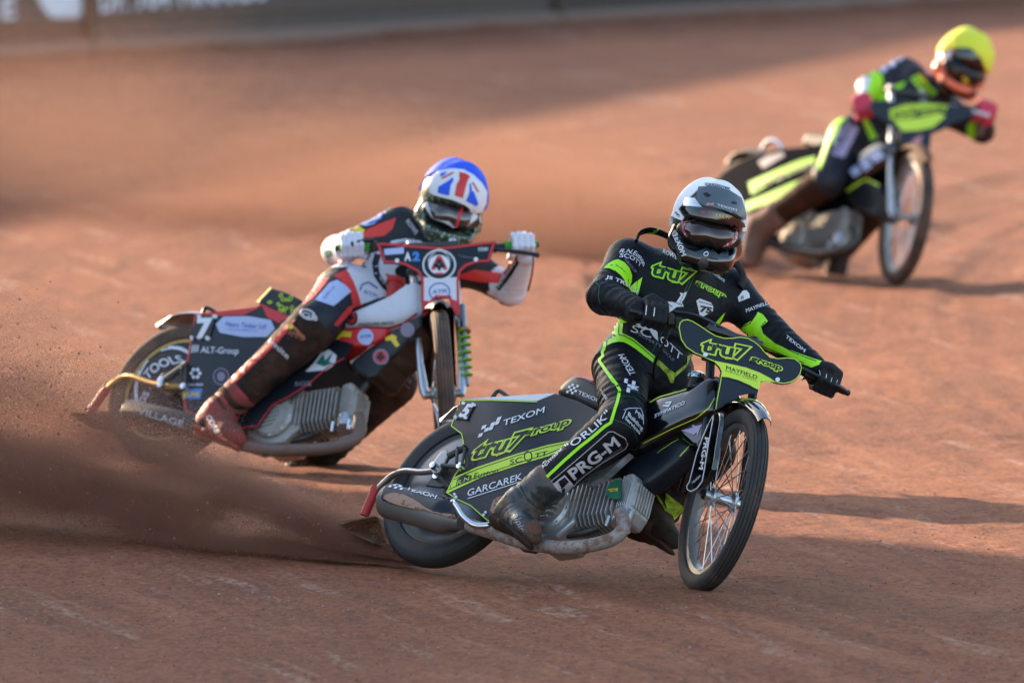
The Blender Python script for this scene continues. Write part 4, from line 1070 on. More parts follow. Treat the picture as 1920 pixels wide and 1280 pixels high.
# ------------------------------------------------------------------ second motorcycle
YA, YB, YC, YD = Z(580, 290, 3.878), Z(120, 520, 3.555), Z(340, 520, 3.459), Z(640, 440, 3.368)
def club(surf, c, s, m, k=0):
    for dx, dy in ((0, -.42), (-.36, .12), (.36, .12)): patch(surf, oval((c[0] + dx * s, c[1] + dy * s), .33 * s, .33 * s, n=12), m, 'emblem', .0046, g=4)
    patch(surf, [(c[0] - .1 * s, c[1]), (c[0] + .1 * s, c[1]), (c[0] + .22 * s, c[1] + .75 * s), (c[0] - .22 * s, c[1] + .75 * s)], m, 'emblem', .0048, g=4)
def build_b2():
    b = B2; r = b.root
    rw = wheel(b, False, 'rubber_far', 'gold', disc='print_black'); wheel(b, True, 'rubber_far', 'gold')
    mechanics(b, 'alu_dusty', [(672, 780, -.09), (676, 806, -.12), (660, 826, -.14), (625, 838, -.15), (570, 843, -.15), (500, 842, -.15), (440, 830, -.16), (400, 815, -.165)], 'pipe_brown',
              [(240, 772, -.17), (385, 806, -.17)], 'steel_dark', 'alu', spring='green_spring', dz=-.045, sil_r=.056)
    disc = [o for o in rw.children if o.name in BVH]
    for ch, a in zip('VGSLOOTS', (203, 215, 158, 100, 122, 138, 152, 85)): pass
    ring(disc, (318, 727), 62, 76, 6, 'print_white', rot=.25, off=.003); text(disc, 'TOOLS', YB([(560, 690)])[0], YB([(810, 570)])[0], (-9, -14), 'print_white', bold=.02, bend=(-6, -8)); text(disc, 'GS', YB([(530, 850)])[0], YB([(575, 775)])[0], (-10, -6), 'print_white', bold=.02)
    po = YC([(85, 240), (240, 235), (400, 232), (480, 195), (520, 170), (600, 210), (720, 250), (860, 330), (1000, 400), (1110, 430), (1060, 530), (950, 590), (830, 700), (700, 780), (600, 830), (540, 910), (500, 970), (330, 985), (150, 925), (20, 870), (8, 740), (30, 560), (60, 400)])
    rc = sheet(b, po, lambda u, v: -.125 - .01 * math.sin(u * 5 + v) + .03 * max(0, .2 - v), 'vinyl_navy', 'rear_cover')
    trim(rc, po, 3.4, 'red', list(range(18, len(po))) + [0, 1, 2, 3, 4]); trim(rc, po, 2.2, 'red', range(10, 19))
    pl = patch(rc, YB([(888, 255), (1018, 255), (972, 415), (842, 412)]), 'satin_black', 'number_plate', 0, thick=.006)
    text(pl, '7', YB([(880, 405)])[0], YB([(985, 402)])[0], (3, -37), 'print_white', bold=.05); bolts(pl, YB([(903, 262), (1005, 262), (853, 405), (957, 405)]), 3.6, 'print_white')
    bx = patch(rc, smooth2(YB([(1040, 370), (1065, 262), (1380, 285), (1355, 398)]), 2), 'blue_pale', 'name_panel')
    text(rc, 'Metro Timber Ltd', YB([(1078, 330)])[0], YB([(1345, 345)])[0], (2, -10), 'blue_print', bold=.0, off=.004); text(rc, 'www.metrotimber.com', YB([(1095, 352)])[0], YB([(1290, 362)])[0], (.6, -3.4), 'blue_print', bold=0, off=.004)
    text(rc, 'ALT-Group', YB([(912, 502)])[0], YB([(1165, 512)])[0], (2, -12), 'print_white', bold=.008)
    for k in range(4): line(rc, YB([(835 + k * 18, 505 - k * 2), (848 + k * 16, 452)]), 2.2, 'print_white', 'emblem')
    for k in range(6):
        a = k * 1.05; patch(rc, oval((367 + 8 * math.cos(a), 700 + 8 * math.sin(a)), 3.4, 3.4, n=10), 'print_white', 'emblem')
    text(rc, 'cordek', YB([(822, 722)])[0], YB([(932, 722)])[0], (1, -5), 'print_white', bold=.01)
    patch(rc, YB([(748, 742), (925, 742), (910, 812), (748, 806)]), 'blue_bright', 'name_panel'); text(rc, 'OHLINS', YB([(762, 792)])[0], YB([(905, 796)])[0], (1, -9), 'yellow_print', bold=.03, off=.004)
    ring(rc, (415, 706), 14, 15, 2.4, 'purple_grey'); patch(rc, oval((415, 706), 8, 9), 'purple_grey', 'emblem')
    # red and white front half, badges
    patch(rc, YC([(520, 172), (600, 210), (700, 255), (640, 300), (560, 262)]), 'red', 'stripe', .003)
    em = patch(rc, YC([(862, 555), (905, 490), (960, 468), (1008, 505), (1000, 560), (940, 600), (850, 610), (805, 612)]), 'print_white', 'emblem')
    patch(rc, YC([(875, 560), (925, 500), (935, 540), (985, 490), (960, 550), (990, 555), (930, 580)]), 'teal_print', 'emblem', .004)
    text(rc, 'SGS', YC([(735, 705)])[0], YC([(840, 700)])[0], (1, -8), 'purple_grey', bold=.02)
    mudguard_rear(b, 'steel', 62, 124); A = [b.lat(x, y, -.10) for x, y in YC([(86, 240), (240, 235), (400, 232), (480, 195)])]
    MB().loft(A, [b.mir(p) for p in A]).build('tail_top', 'red', r, smooth=False, solid=.004)
    MB().tube(bez([b.lat(380, 588, -.06), b.lat(384, 578, -.06), b.lat(392, 578, -.06), b.lat(404, 586, -.06)], 4), .009, 8).build('grab_handle', 'satin_black', r)
    sp = YC([(487, 160), (580, 62), (660, 85), (770, 135), (790, 250), (700, 262), (580, 215)]); A = [b.lat(x, y, -.10) for x, y in sp]
    se = MB().loft(A, [b.mir(p) for p in A]).build('seat', 'print_black', r, smooth=False, bevel=.012, keep=True)
    q = random.Random(5)
    for k in range(26):
        cx, cy_ = 500 + q.random() * 240, 100 + q.random() * 130
        if inside((cx, cy_), [(515, 160), (580, 85), (740, 140), (740, 230), (690, 240)]): ring(se, YC([(cx, cy_)])[0], 2.4 + 2 * q.random(), 2 + 2 * q.random(), 2.0, 'leopard', 'leopard_spot', rot=q.random() * 3)
    line(se, YC([(490, 158), (580, 64)]), 5, 'leopard', 'piping')
    tk = YC([(1040, 300), (1110, 240), (1250, 180), (1400, 110), (1530, 30), (1545, 140), (1530, 235), (1440, 300), (1340, 330), (1200, 325), (1040, 345)])
    tn = pillow(b, tk, 'suit_white', 'fuel_tank', .115, -.08)
    line(tn, YC([(1050, 335), (1200, 322), (1340, 328), (1440, 298), (1528, 232)]), 4, 'red', 'edge_trim'); patch(tn, oval(YC([(1104, 262)])[0], 12, 14), 'print_black', 'emblem'); patch(tn, oval(YC([(1104, 262)])[0], 8, 10), 'red', 'emblem', .003); club(tn, YC([(1104, 262)])[0], 9, 'print_black')
    text(tn, 'PINMORE BIKES', YC([(1150, 312)])[0], YC([(1380, 300)])[0], (0, -5), 'teal_print', bold=.01)
    MB().tube([b.lat(735, 573, 0), b.lat(742, 527, 0)], .032, 16).build('filler_neck', 'red_dirty', tn); MB().tube([b.lat(741, 532, 0), b.lat(743, 523, 0)], .04, 16).build('filler_cap', 'red_dirty', tn)
    lw = YC([(960, 345), (1040, 330), (1200, 322), (1340, 328), (1300, 390), (1200, 440), (1100, 440), (960, 440)]); A = [b.lat(x, y, -.11) for x, y in lw]
    lr = MB().loft(A, [b.mir(p) for p in A]).build('side_cover', 'red', r, smooth=False, bevel=.012, keep=True)
    patch(lr, oval(YC([(1196, 386)])[0], 15, 15), 'blue_pale', 'emblem'); text(lr, 'ATPI', (676, 635), (696, 633), (0, -6), 'blue_print', bold=.01, off=.004)
    patch(lr, YC([(960, 400), (1000, 345), (1108, 355), (1100, 390), (1040, 385), (1000, 415)]), 'yellow_print', 'key_badge')
    rd = YC([(1090, 550), (1250, 430), (1440, 300), (1560, 225), (1560, 310), (1490, 370), (1400, 480), (1330, 540), (1260, 640), (1200, 650), (1120, 610)]); A = [b.lat(x, y, -.09) for x, y in rd]
    ld = MB().loft(A, [b.mir(p) for p in A]).build('lower_cover', 'satin_black', r, smooth=False, bevel=.015, keep=True)
    line(ld, YC([(1090, 545), (1250, 432)]), 4, 'print_dirty', 'name_strip'); line(ld, YC([(1085, 540), (1250, 420), (1440, 292), (1555, 222)]), 2.5, 'red', 'edge_trim')
    patch(ld, oval(YC([(1295, 515)])[0], 15, 15), 'purple_grey', 'emblem'); patch(ld, oval(YC([(1295, 515)])[0], 11, 11), 'red', 'emblem', .003); club(ld, YC([(1295, 515)])[0], 11, 'print_black')
    patch(ld, YC([(1325, 390), (1370, 370), (1400, 385), (1395, 405), (1418, 440), (1395, 455), (1360, 410), (1325, 412)]), 'yellow_print', 'key_badge'); patch(ld, oval(YC([(1468, 340)])[0], 13, 14), 'purple_grey', 'emblem')
    # number board with red border
    bp = YD([(220, 50), (330, 55), (440, 66), (560, 76), (650, 77), (750, 66), (870, 50), (975, 40), (955, 110), (935, 175), (860, 178), (790, 202), (755, 235), (742, 290), (745, 400), (748, 525), (715, 500), (690, 440), (680, 400), (600, 398), (570, 430), (550, 500), (512, 522), (505, 400), (505, 280), (480, 238), (400, 195), (330, 182), (268, 182), (245, 115)])
    bd = board(b, bp, (.13, 0, .02), (.97, 0, .24), 'vinyl_navy')
    trim(bd, bp, 4.2, 'red')
    patch(bd, YD([(518, 270), (732, 270), (732, 420), (690, 405), (590, 405), (560, 420), (516, 415)]), 'suit_white', 'stripe'); patch(bd, YD([(516, 415), (560, 420), (580, 405), (560, 470), (530, 510), (514, 512)]), 'red', 'stripe', .002); patch(bd, YD([(690, 405), (734, 418), (740, 515), (715, 495)]), 'red', 'stripe', .002)
    c = YD([(618, 192)])[0]
    for rr, mm, o in ((31.5, 'print_white', .003), (28.5, 'print_black', .0038), (20, 'print_white', .0046)): patch(bd, oval(c, rr * 1.0, rr * .92, n=28), mm, 'emblem', o, g=6)
    patch(bd, [(c[0] - 16, c[1] + 8), (c[0] - 4, c[1] - 16), (c[0] + 2, c[1] - 17), (c[0] - 9, c[1] + 11)], 'red', 'emblem', .0054); patch(bd, [(c[0] + 16, c[1] + 8), (c[0] + 4, c[1] - 16), (c[0] - 1, c[1] - 17), (c[0] + 9, c[1] + 11)], 'red', 'emblem', .0054); patch(bd, [(c[0] - 8, c[1] + 15), (c[0] + 8, c[1] + 15), (c[0] + 5, c[1] + 19), (c[0] - 5, c[1] + 19)], 'red', 'emblem', .0054)
    for dx, dy in ((0, -6), (-5.5, 2), (5.5, 2)): patch(bd, oval((c[0] + dx, c[1] + dy), 5, 5, n=12), 'print_black', 'emblem', .0062)
    patch(bd, [(c[0] - 1.5, c[1]), (c[0] + 1.5, c[1]), (c[0] + 3.5, c[1] + 11), (c[0] - 3.5, c[1] + 11)], 'print_black', 'emblem', .0064)
    text(bd, 'BELLE VUE ACES', (c[0] - 21, c[1] - 4), (c[0] + 21, c[1] - 4), (0, -6), 'print_white', bold=.02, bend=(0, -21), off=.0048)
    ring(bd, YD([(620, 362)])[0], 19, 16, 2.2, 'blue_print', off=.0036); text(bd, 'ATPI', YD([(575, 376)])[0], YD([(665, 372)])[0], (0, -8.5), 'blue_print', bold=.01, off=.0036)
    patch(bd, YD([(270, 92), (395, 80), (395, 120), (275, 130)]), 'blue_pale', 'name_panel'); text(bd, 'A', YD([(398, 165)])[0], YD([(440, 165)])[0], (0, -16), 'print_white', bold=.04); text(bd, '2', YD([(448, 165)])[0], YD([(496, 165)])[0], (0, -16), 'blue_bright', bold=.06)
    text(bd, 'Timberland', YD([(738, 140)])[0], YD([(860, 158)])[0], (0, -4), 'purple_grey', bold=.0); text(bd, 'TITAN', YD([(862, 108)])[0], YD([(925, 102)])[0], (0, -7), 'print_white', bold=.02)
    bolts(bd, YD([(352, 166), (850, 158)]), 4, 'print_white')
    mudguard_front(b, 'satin_black', 60, 165, wd=.07)
    handlebar(b, [(628, 466, 47.69), (700, 462, 47.70), (760, 474, 47.71), (880, 470, 47.73), (930, 462, 47.74), (1010, 459, 47.76)],
              [((690, 462, 47.70), (635, 466, 47.69)), ((948, 461, 47.745), (1006, 459, 47.76))], 'green_grip', [[(915, 466, 47.72), (950, 470, 47.70), (985, 474, 47.69), (1007, 478, 47.69)], [(700, 450, 47.68), (680, 452, 47.66), (660, 458, 47.65)]], 'satin_black', 'satin_black', clamp=[(925, 464, 47.73), (702, 462, 47.7)])
    MB().tube(bez([at(908, 467, 47.70), at(880, 470, 47.68), at(850, 492, 47.67), at(822, 522, 47.68)], 5), .0055, 6).build('cable', 'steel', r)
    MB().tube(bez([at(1000, 478, 47.70), at(998, 510, 47.74), at(990, 545, 47.78)], 4), .004, 6).build('cable', 'satin_black', r)
    df = MB().tube(bez([b.lat(345, 724, -.13), b.lat(315, 724, -.13), b.lat(280, 717, -.11), b.lat(250, 706, -.09), b.lat(232, 706, -.07), b.lat(212, 718, -.06), b.lat(200, 730, -.05)], 5), .0125, 12).build('deflector_arm', 'gold', r)
    MB().tube([b.lat(201, 727, -.05), b.lat(168, 774, -.04)], [.02, .0185], 14).build('arm_sleeve', 'red_dirty', df)
    A = [b.lat(x, y, -.06 + .1 * (i > 1)) for i, (x, y) in enumerate([(130, 774), (160, 774), (205, 770), (215, 810), (170, 800)])]
    MB().prism(A, b.ydir() * .012).build('dirt_deflector', 'rust', df, smooth=False)
    MB().tube([b.lat(340, 690, -.16), b.lat(338, 728, -.16)], .007, 8).tube([b.lat(348, 690, -.16), b.lat(346, 728, -.16)], .007, 8).tube([b.lat(310, 712, -.15), b.lat(352, 682, -.15)], .016, 10).build('tensioner_bolt', 'steel_dark', r)
    for p in ((302, 722), (345, 725)): MB().lathe([(0, -.014), (.014, -.012), (.017, 0), (.017, .012)], b.lat(*p, -.16), b.ydir(), 12).build('bolt', 'chrome', r)
    sil = [o for o in r.children if o.name.startswith('silencer')][0]
    text(sil, 'VILLAGE', YB([(492, 905)])[0], YB([(795, 1000)])[0], (2, -12), 'print_dirty', bold=.01)
build_b2()

# ------------------------------------------------------------------ far motorcycle
XA, XB = Z(1330, 40, 2.461), Z(1560, 40, 4.9235)
def build_b3():
    b = B3; r = b.root
    wheel(b, False, 'rubber_far', 'steel', disc='satin_black'); wheel(b, True, 'rubber_far', 'alu_dirty')
    mechanics(b, 'alu_dusty', [(1596, 430, -.09), (1600, 450, -.12), (1585, 465, -.14), (1550, 474, -.15), (1510, 472, -.15), (1470, 462, -.15), (1430, 452, -.16), (1400, 446, -.165)], 'steel_dark', [(1345, 425, -.17), (1398, 446, -.17)], 'steel_dark', 'alu', dz=-.03)
    po = XA([(60, 705), (120, 660), (200, 620), (330, 590), (440, 580), (540, 560), (640, 600), (700, 640), (640, 760), (520, 800), (440, 830), (330, 900), (220, 930), (150, 880), (140, 800), (70, 760)])
    rc = sheet(b, po, lambda u, v: -.12 - .012 * math.sin(5 * u), 'vinyl_matte', 'rear_cover', g=12)
    patch(rc, XA([(180, 745), (300, 690), (420, 640), (490, 622), (485, 665), (400, 700), (290, 745), (195, 800)]), 'neon', 'stripe'); patch(rc, XA([(160, 840), (260, 800), (380, 745), (450, 720), (440, 760), (330, 820), (210, 860), (165, 880)]), 'neon', 'stripe'); text(rc, 'tru7group', XA([(195, 782)])[0], XA([(475, 668)])[0], (4, -11), 'print_black', bold=.05)
    patch(rc, XA([(225, 650), (270, 620), (340, 605), (350, 620), (250, 680)]), 'purple_grey', 'name_panel')
    mudguard_rear(b, 'steel_dark', 60, 128); A = [b.lat(x, y, -.1) for x, y in XA([(120, 660), (200, 620), (330, 590), (440, 580)])]; MB().loft(A, [b.mir(p) for p in A]).build('tail_top', 'satin_black', r, smooth=False, solid=.004)
    MB().tube(bez([b.lat(1428, 282, -.05), b.lat(1440, 266, -.05), b.lat(1455, 266, -.05), b.lat(1468, 280, -.05)], 4), .012, 8).build('grab_handle', 'chrome', r)
    sp = XA([(420, 560), (450, 515), (520, 520), (600, 545), (620, 600), (540, 605)]); A = [b.lat(x, y, -.09) for x, y in sp]; MB().loft(A, [b.mir(p) for p in A]).build('seat', 'satin_black', r, smooth=False, bevel=.012)
    tk = XA([(640, 640), (700, 600), (800, 555), (870, 560), (850, 620), (800, 680), (700, 740), (640, 740)]); tn = pillow(b, tk, 'gloss_black', 'fuel_tank', .115, -.08)
    for q in ([(730, 620), (780, 590), (815, 625), (765, 655)], [(690, 650), (725, 630), (755, 665), (720, 695)], [(645, 690), (680, 665), (705, 695), (670, 720)]): patch(tn, XA(q), 'blue_pale', 'name_panel')
    lw = XA([(630, 780), (720, 720), (780, 750), (790, 800), (760, 900), (690, 870), (640, 830)]); A = [b.lat(x, y, -.08) for x, y in lw]; lo = MB().loft(A, [b.mir(p) for p in A]).build('lower_cover', 'satin_black', r, smooth=False, bevel=.012, keep=True); line(lo, XA([(635, 785), (720, 728), (782, 758)]), 4, 'lime', 'piping')
    bp = XA([(735, 385), (800, 372), (900, 370), (1010, 372), (1100, 385), (1200, 400), (1225, 425), (1180, 450), (1130, 465), (1080, 500), (1025, 520), (1015, 600), (960, 600), (890, 570), (870, 510), (820, 470), (760, 430)])
    bd = board(b, bp, (.13, 0, .02), (.96, 0, .27), 'vinyl_navy'); patch(bd, XA([(830, 410), (900, 385), (1000, 378), (1100, 388), (1090, 415), (1000, 430), (900, 450), (835, 455)]), 'leopard', 'stripe'); patch(bd, XA([(850, 460), (960, 448), (1060, 425), (1090, 440), (1030, 490), (960, 505), (890, 508)]), 'lime', 'stripe'); text(bd, 'tru7group', XA([(845, 445)])[0], XA([(1085, 410)])[0], (2, -11), 'print_black', bold=.03, off=.004); patch(bd, XA([(940, 545), (985, 525), (970, 570), (930, 585)]), 'pink_print', 'emblem')
    mudguard_front(b, 'rust', 45, 165)
    handlebar(b, [(1600, 208, 59.75), (1645, 194, 59.77), (1700, 192, 59.79), (1780, 196, 59.83), (1865, 214, 59.86)], [((1600, 208, 59.75), (1640, 195, 59.77)), ((1828, 206, 59.85), (1865, 214, 59.86))], 'satin_black', [[(1780, 198, 59.8), (1820, 208, 59.79), (1852, 217, 59.79)]], 'print_white', 'satin_black')
build_b3()
# ================================================================== riders
def nv(v): return np.array(v, float)
def paint(V, F, regions):
    """material slot of every face: regions = (slot, A, B, reach) along a limb"""
    c = V[F].mean(1); idx = np.zeros(len(F), np.int32)
    for slot, A, B, reach in regions:
        A, B = nv(A), nv(B); ab = B - A; t = np.clip(((c - A) @ ab) / (ab @ ab), 0, 1); raw = ((c - A) @ ab) / (ab @ ab)
        d = np.linalg.norm(c - A - t[:, None] * ab, axis=1); idx[(d < reach) & (raw > 0)] = slot
    return idx
def person(J, b, label, h=.0095, k=1.0, mats=('suit_black', 'suit_mud'), regions=(), torso=(.165, .115, .15, .105), arm=1.0, leg=1.0):
    W = {}
    for n, v in J.items(): W[n] = at(*v[1:]) if v[0] == 'Y' else b.lat(*v[1:])
    P = {n: nv(v) for n, v in W.items()}
    lo = np.min(list(P.values()), 0) - .28; hi = np.max(list(P.values()), 0) + .28
    S = SDF(lo, hi, h)
    sd = P['shL'] - P['shR']; hd = P['hipL'] - P['hipR']; hip = (P['hipL'] + P['hipR']) / 2
    w1, d1, w2, d2 = torso
    mid = (P['pel'] + P['chest']) / 2
    S.cap(P['pel'], mid, d2, d2, .05, hd, w2 * .98, w2 * .95, fold=[(.5, .5, .0055, .05)])
    S.cap(mid, P['chest'], d2, d1, .05, sd, w2 * .95, w1, fold=[(.2, .4, .005, .055)])
    S.cap(P['chest'], P['chest'] * .35 + P['neck'] * .65, d1, .07, .06, sd, w1, .10)
    S.cap(P['shR'], P['shL'], .078 * k, .078 * k, .06)
    S.cap(P['hipR'] * .9 + P['hipL'] * .1, P['hipL'] * .9 + P['hipR'] * .1, .105 * k, .105 * k, .06); S.cap(P['pel'], hip, d2, .10, .05, hd, w2, .14)
    S.cap(P['neck'], P['neck'] * .45 + P['head'] * .55, .066, .062, .03)
    S.cap(P['neck'] * .3 + P['head'] * .7, P['head'], .08, .085, .02)
    for s in 'RL':
        sh, el, wr, hp_, kn, an = (P[n + s] for n in ('sh', 'el', 'wr', 'hip', 'kn', 'an'))
        S.cap(sh, el, .072 * arm, .056 * arm, .035, fold=[(.86, .28, .0045, .036)])
        S.cap(el, wr, .057 * arm, .040 * arm, .022, fold=[(.12, .3, .0042, .034), (.8, .2, .0025, .03)])
        S.cap(hp_, kn, .108 * leg, .083 * leg, .05, fold=[(.75, .22, .0048, .045), (.1, .25, .0045, .055)])
        S.cap(kn, an, .086 * leg, (.062 if s == 'R' else .082) * leg, .03, fold=[(.10, .18, .0048, .042), (.82, .25, .0038, .042)])
        mk = kn * .94 + an * .06; S.cap(mk, kn * .72 + an * .28, .082 * leg, .074 * leg, .03)          # knee cup
    V, F = S.mesh(1)
    base = W['pel']
    o = link('person', V, F, mats[0], None, angle=180, keep=True, root_at=Vector((base.x, base.y, 0)))
    for m in mats[1:]: o.data.materials.append(MATS[m])
    if regions:
        rg = [(sl_, W[a].lerp(W[c], t0), W[a].lerp(W[c], t1), rr) for sl_, a, c, t0, t1, rr in regions]
        o.data.polygons.foreach_set('material_index', paint(V, F, rg))
    tag(o, label, 'person')
    return o, W
def boot(p, kn, an, toe, m, sole_m, h=.006, k=1.0, shoe=None, heel=None, shaft=.13):
    s = (kn - an).normalized(); f = toe - an; f = (f - s * (f.dot(s) * .72)).normalized()
    if heel is not None: f = (toe - heel).normalized()
    u = (s - f * s.dot(f)).normalized(); sd = u.cross(f)
    pts = [an, an + s * .14]; q = [nv(an + s * shaft), nv(an), nv(an - u * .045 - f * .03), nv(an - u * .045 + f * .07), nv(an - u * .058 + f * .135), nv(an - u * .064 + f * .185)]
    lo = np.min(q, 0) - .1; hi = np.max(q, 0) + .1; S = SDF(lo, hi, h)
    S.cap(q[0], q[1], .070 * k, .060 * k, .02, fold=[(.7, .4, .003, .03)]); S.cap(q[1], q[2], .058 * k, .046 * k, .03); S.cap(q[1], q[3], .056 * k, .046 * k, .03, fold=[(.6, .3, .003, .022)])
    S.cap(q[2], q[3], .043 * k, .043 * k, .03); S.cap(q[3], q[4], .045 * k, .038 * k, .03, nv(sd), .045 * k, .05 * k); S.cap(q[4], q[5], .038 * k, .031 * k, .03, nv(sd), .05 * k, .043 * k)
    V, F = S.mesh(1); o = link('boot', V, F, m, p, angle=180, keep=True)
    S = SDF(lo - .03, hi + .03, h); d = -u * .052
    S.cap(nv(an - u * .098 - f * .045), nv(an - u * .098 + f * .04), .017, .015, .01, nv(sd), .044 * k, .043 * k); S.cap(nv(an - u * .092 + f * .03), nv(an - u * .103 + f * .195), .014, .013, .01, nv(sd), .043 * k, .046 * k); S.cap(nv(an - u * .10 - f * .05), nv(an - u * .10 - f * .01), .026, .022, .01, nv(sd), .042, .04)
    V, F = S.mesh(1); link('sole', V, F, shoe or sole_m, o, angle=180)
    return o
def glove(p, c, inb, wrist, m, h=.0036, k=1.0, name='glove'):
    """hand closed on a bar: c bar point, inb = direction along the bar towards its middle"""
    a = inb.normalized(); wv = wrist - c; wv = (wv - a * wv.dot(a)); bw = wv.normalized(); bu = Vector((0, 0, 1)); bu = (bu - a * bu.dot(a)); bu = (bu - bw * bu.dot(bw)).normalized()
    def pt(off, th, r): return nv(c + a * off + (bw * math.cos(R_(th)) + bu * math.sin(R_(th))) * r * k)
    S = SDF(nv(c) - .17, nv(c) + .17, h)
    wr = nv(wrist)
    S.cap(pt(.0, 40, .050), wr, .024 * k, .030 * k, .02, nv(a), .044 * k, .034 * k)
    S.cap(pt(-.025, 52, .052), pt(.025, 52, .052), .019 * k, .019 * k, .015)
    for i, (ln, rr) in enumerate(((.94, .0112), (1.0, .0118), (.98, .0118), (.85, .0105))):     # index nearest the middle of the bar
        o = (.033 - .0222 * i) * k
        P = [pt(o, 55, .055), pt(o, 112, .050 * ln), pt(o, 172, .041), pt(o, 232, .035), pt(o, 232 + 48 * ln, .030)]
        for q in range(4): S.cap(P[q], P[q + 1], (rr + .0012 * (q == 0)) * k, (rr - .0006 * q) * k, .005)
    T = [pt(.040, 25, .046), pt(.052, -25, .044), pt(.046, -75, .038), pt(.034, -112, .034)]
    for q in range(3): S.cap(T[q], T[q + 1], (.0145 - .001 * q) * k, (.0135 - .0012 * q) * k, .006)
    S.cap(wr, wr + (wr - pt(0, 40, .05)) * .25, .033 * k, .036 * k, .012, nv(a), .037 * k, .038 * k)   # cuff
    V, F = S.mesh(1); return link(name, V, F, m, p, angle=180, keep=True)
def helmet(p, c, fwd, up, shell_m, cover_m, sx=.134, face=None, h=.0042, back=-.035, name='helmet', pz=0.0):
    fwd = Vector(fwd).normalized(); up = Vector(up); up = (up - fwd * up.dot(fwd)).normalized(); ex = up.cross(fwd).normalized()
    if ex.x < 0: ex = -ex
    A = np.array([ex, fwd, up]); C0 = nv(c); k = sx / .134
    g = lambda x, y, z: C0 + (np.array([x, y, z]) * k) @ A
    S = SDF(C0 - .25, C0 + .25, h)
    S.ell(g(0, -.015, .035), np.array([.134, .155, .138]) * k, A, .01)
    S.ell(g(0, -.02, -.02), np.array([.128, .145, .12]) * k, A, .03)
    S.cap(g(-.098, .02, -.075), g(-.055, .105, -.108), .046 * k, .042 * k, .04); S.cap(g(.098, .02, -.075), g(.055, .105, -.108), .046 * k, .042 * k, .04)
    S.cap(g(-.055, .105, -.108), g(.055, .105, -.108), .042 * k, .042 * k, .04); S.cap(g(-.02, .132, -.112), g(.02, .132, -.112), .034 * k, .034 * k, .03)
    S.box(g(0, .17, -.005 + pz), np.array([.108, .10, .054]) * k, A, .03, .012, sub=True)          # eye port
    S.cap(g(0, -.05, -.165), g(0, .02, -.18), .088 * k, .09 * k, .02, sub=True)
    V, F = S.mesh(2)
    o = link(name, V, F, shell_m, p, angle=180, keep=True)
    # goggles inside the port
    S = SDF(C0 - .2, C0 + .2, h)
    S.cap(g(-.085, .055, -.008 + pz), g(-.035, .098, -.008 + pz), .04 * k, .045 * k, .03); S.cap(g(-.035, .098, -.008 + pz), g(.035, .098, -.008 + pz), .045 * k, .045 * k, .03); S.cap(g(.035, .098, -.008 + pz), g(.085, .055, -.008 + pz), .045 * k, .04 * k, .03)
    Vg, Fg = S.mesh(2); gg = link('goggles', Vg, Fg, 'satin_black', p, angle=180, keep=True)
    if cover_m:
        cen = V[F].mean(1); n = np.cross(V[F[:, 1]] - V[F[:, 0]], V[F[:, 2]] - V[F[:, 0]]); n /= np.linalg.norm(n, axis=1)[:, None] + 1e-12
        loc = (cen - C0) @ A.T / k; front = (n @ nv(FW)) < .1
        r = np.linalg.norm((cen - g(0, -.015, .035)) @ A.T / (np.array([.134, .155, .138]) * k), axis=1)
        keep = (loc[:, 2] > back) & (r > .93)
        px = np.array([to_px(Vector(q)) for q in cen])
        inn = np.array([inside(tuple(q), face) for q in px]); keep &= ~(inn & front)
        keep &= ~((loc[:, 1] > .02) & (loc[:, 2] < .012))
        Fc = F[keep]; use = np.unique(Fc); mp = -np.ones(len(V), int); mp[use] = np.arange(len(use)); vn = np.zeros_like(V)
        for q in range(4): np.add.at(vn, F[:, q], n)
        vn /= np.linalg.norm(vn, axis=1)[:, None] + 1e-12
        lq = (V[use] - C0) @ A.T; fo = .0075 + .0035 * np.sin(lq[:, 0] * 46 + 3 * np.sin(lq[:, 1] * 21)) * np.clip(lq[:, 2] / .1, 0, 1) + .0025 * np.sin(lq[:, 1] * 60 + lq[:, 2] * 40)
        Vo = V[use] + vn[use] * fo[:, None]; Vi = V[use] + vn[use] * .0005
        Fm = mp[Fc]; ec = {}
        for q in Fm.tolist():
            for i in range(4): ec[(q[i], q[(i + 1) % 4])] = 1
        m_ = len(use); side = [[b_, a_, a_ + m_, b_ + m_] for (a_, b_) in ec if (b_, a_) not in ec]
        # relax the hem so that the cloth edge runs smoothly
        bnd = sorted({i for e in ec if (e[1], e[0]) not in ec for i in e}); nb = {i: [] for i in bnd}
        for (a_, b_) in ec:
            if (b_, a_) not in ec: nb[a_].append(b_); nb[b_].append(a_)
        for _ in range(6):
            new = {i: Vo[i] * .4 + .6 * np.mean([Vo[j] for j in nb[i]], 0) for i in bnd}
            for i, v in new.items(): Vo[i] = v
        cv = link('helmet_cover', np.concatenate([Vo, Vi]), Fm.tolist() + side, cover_m, o, angle=60, keep=True)
    else: cv = o
    return o, cv, gg, g

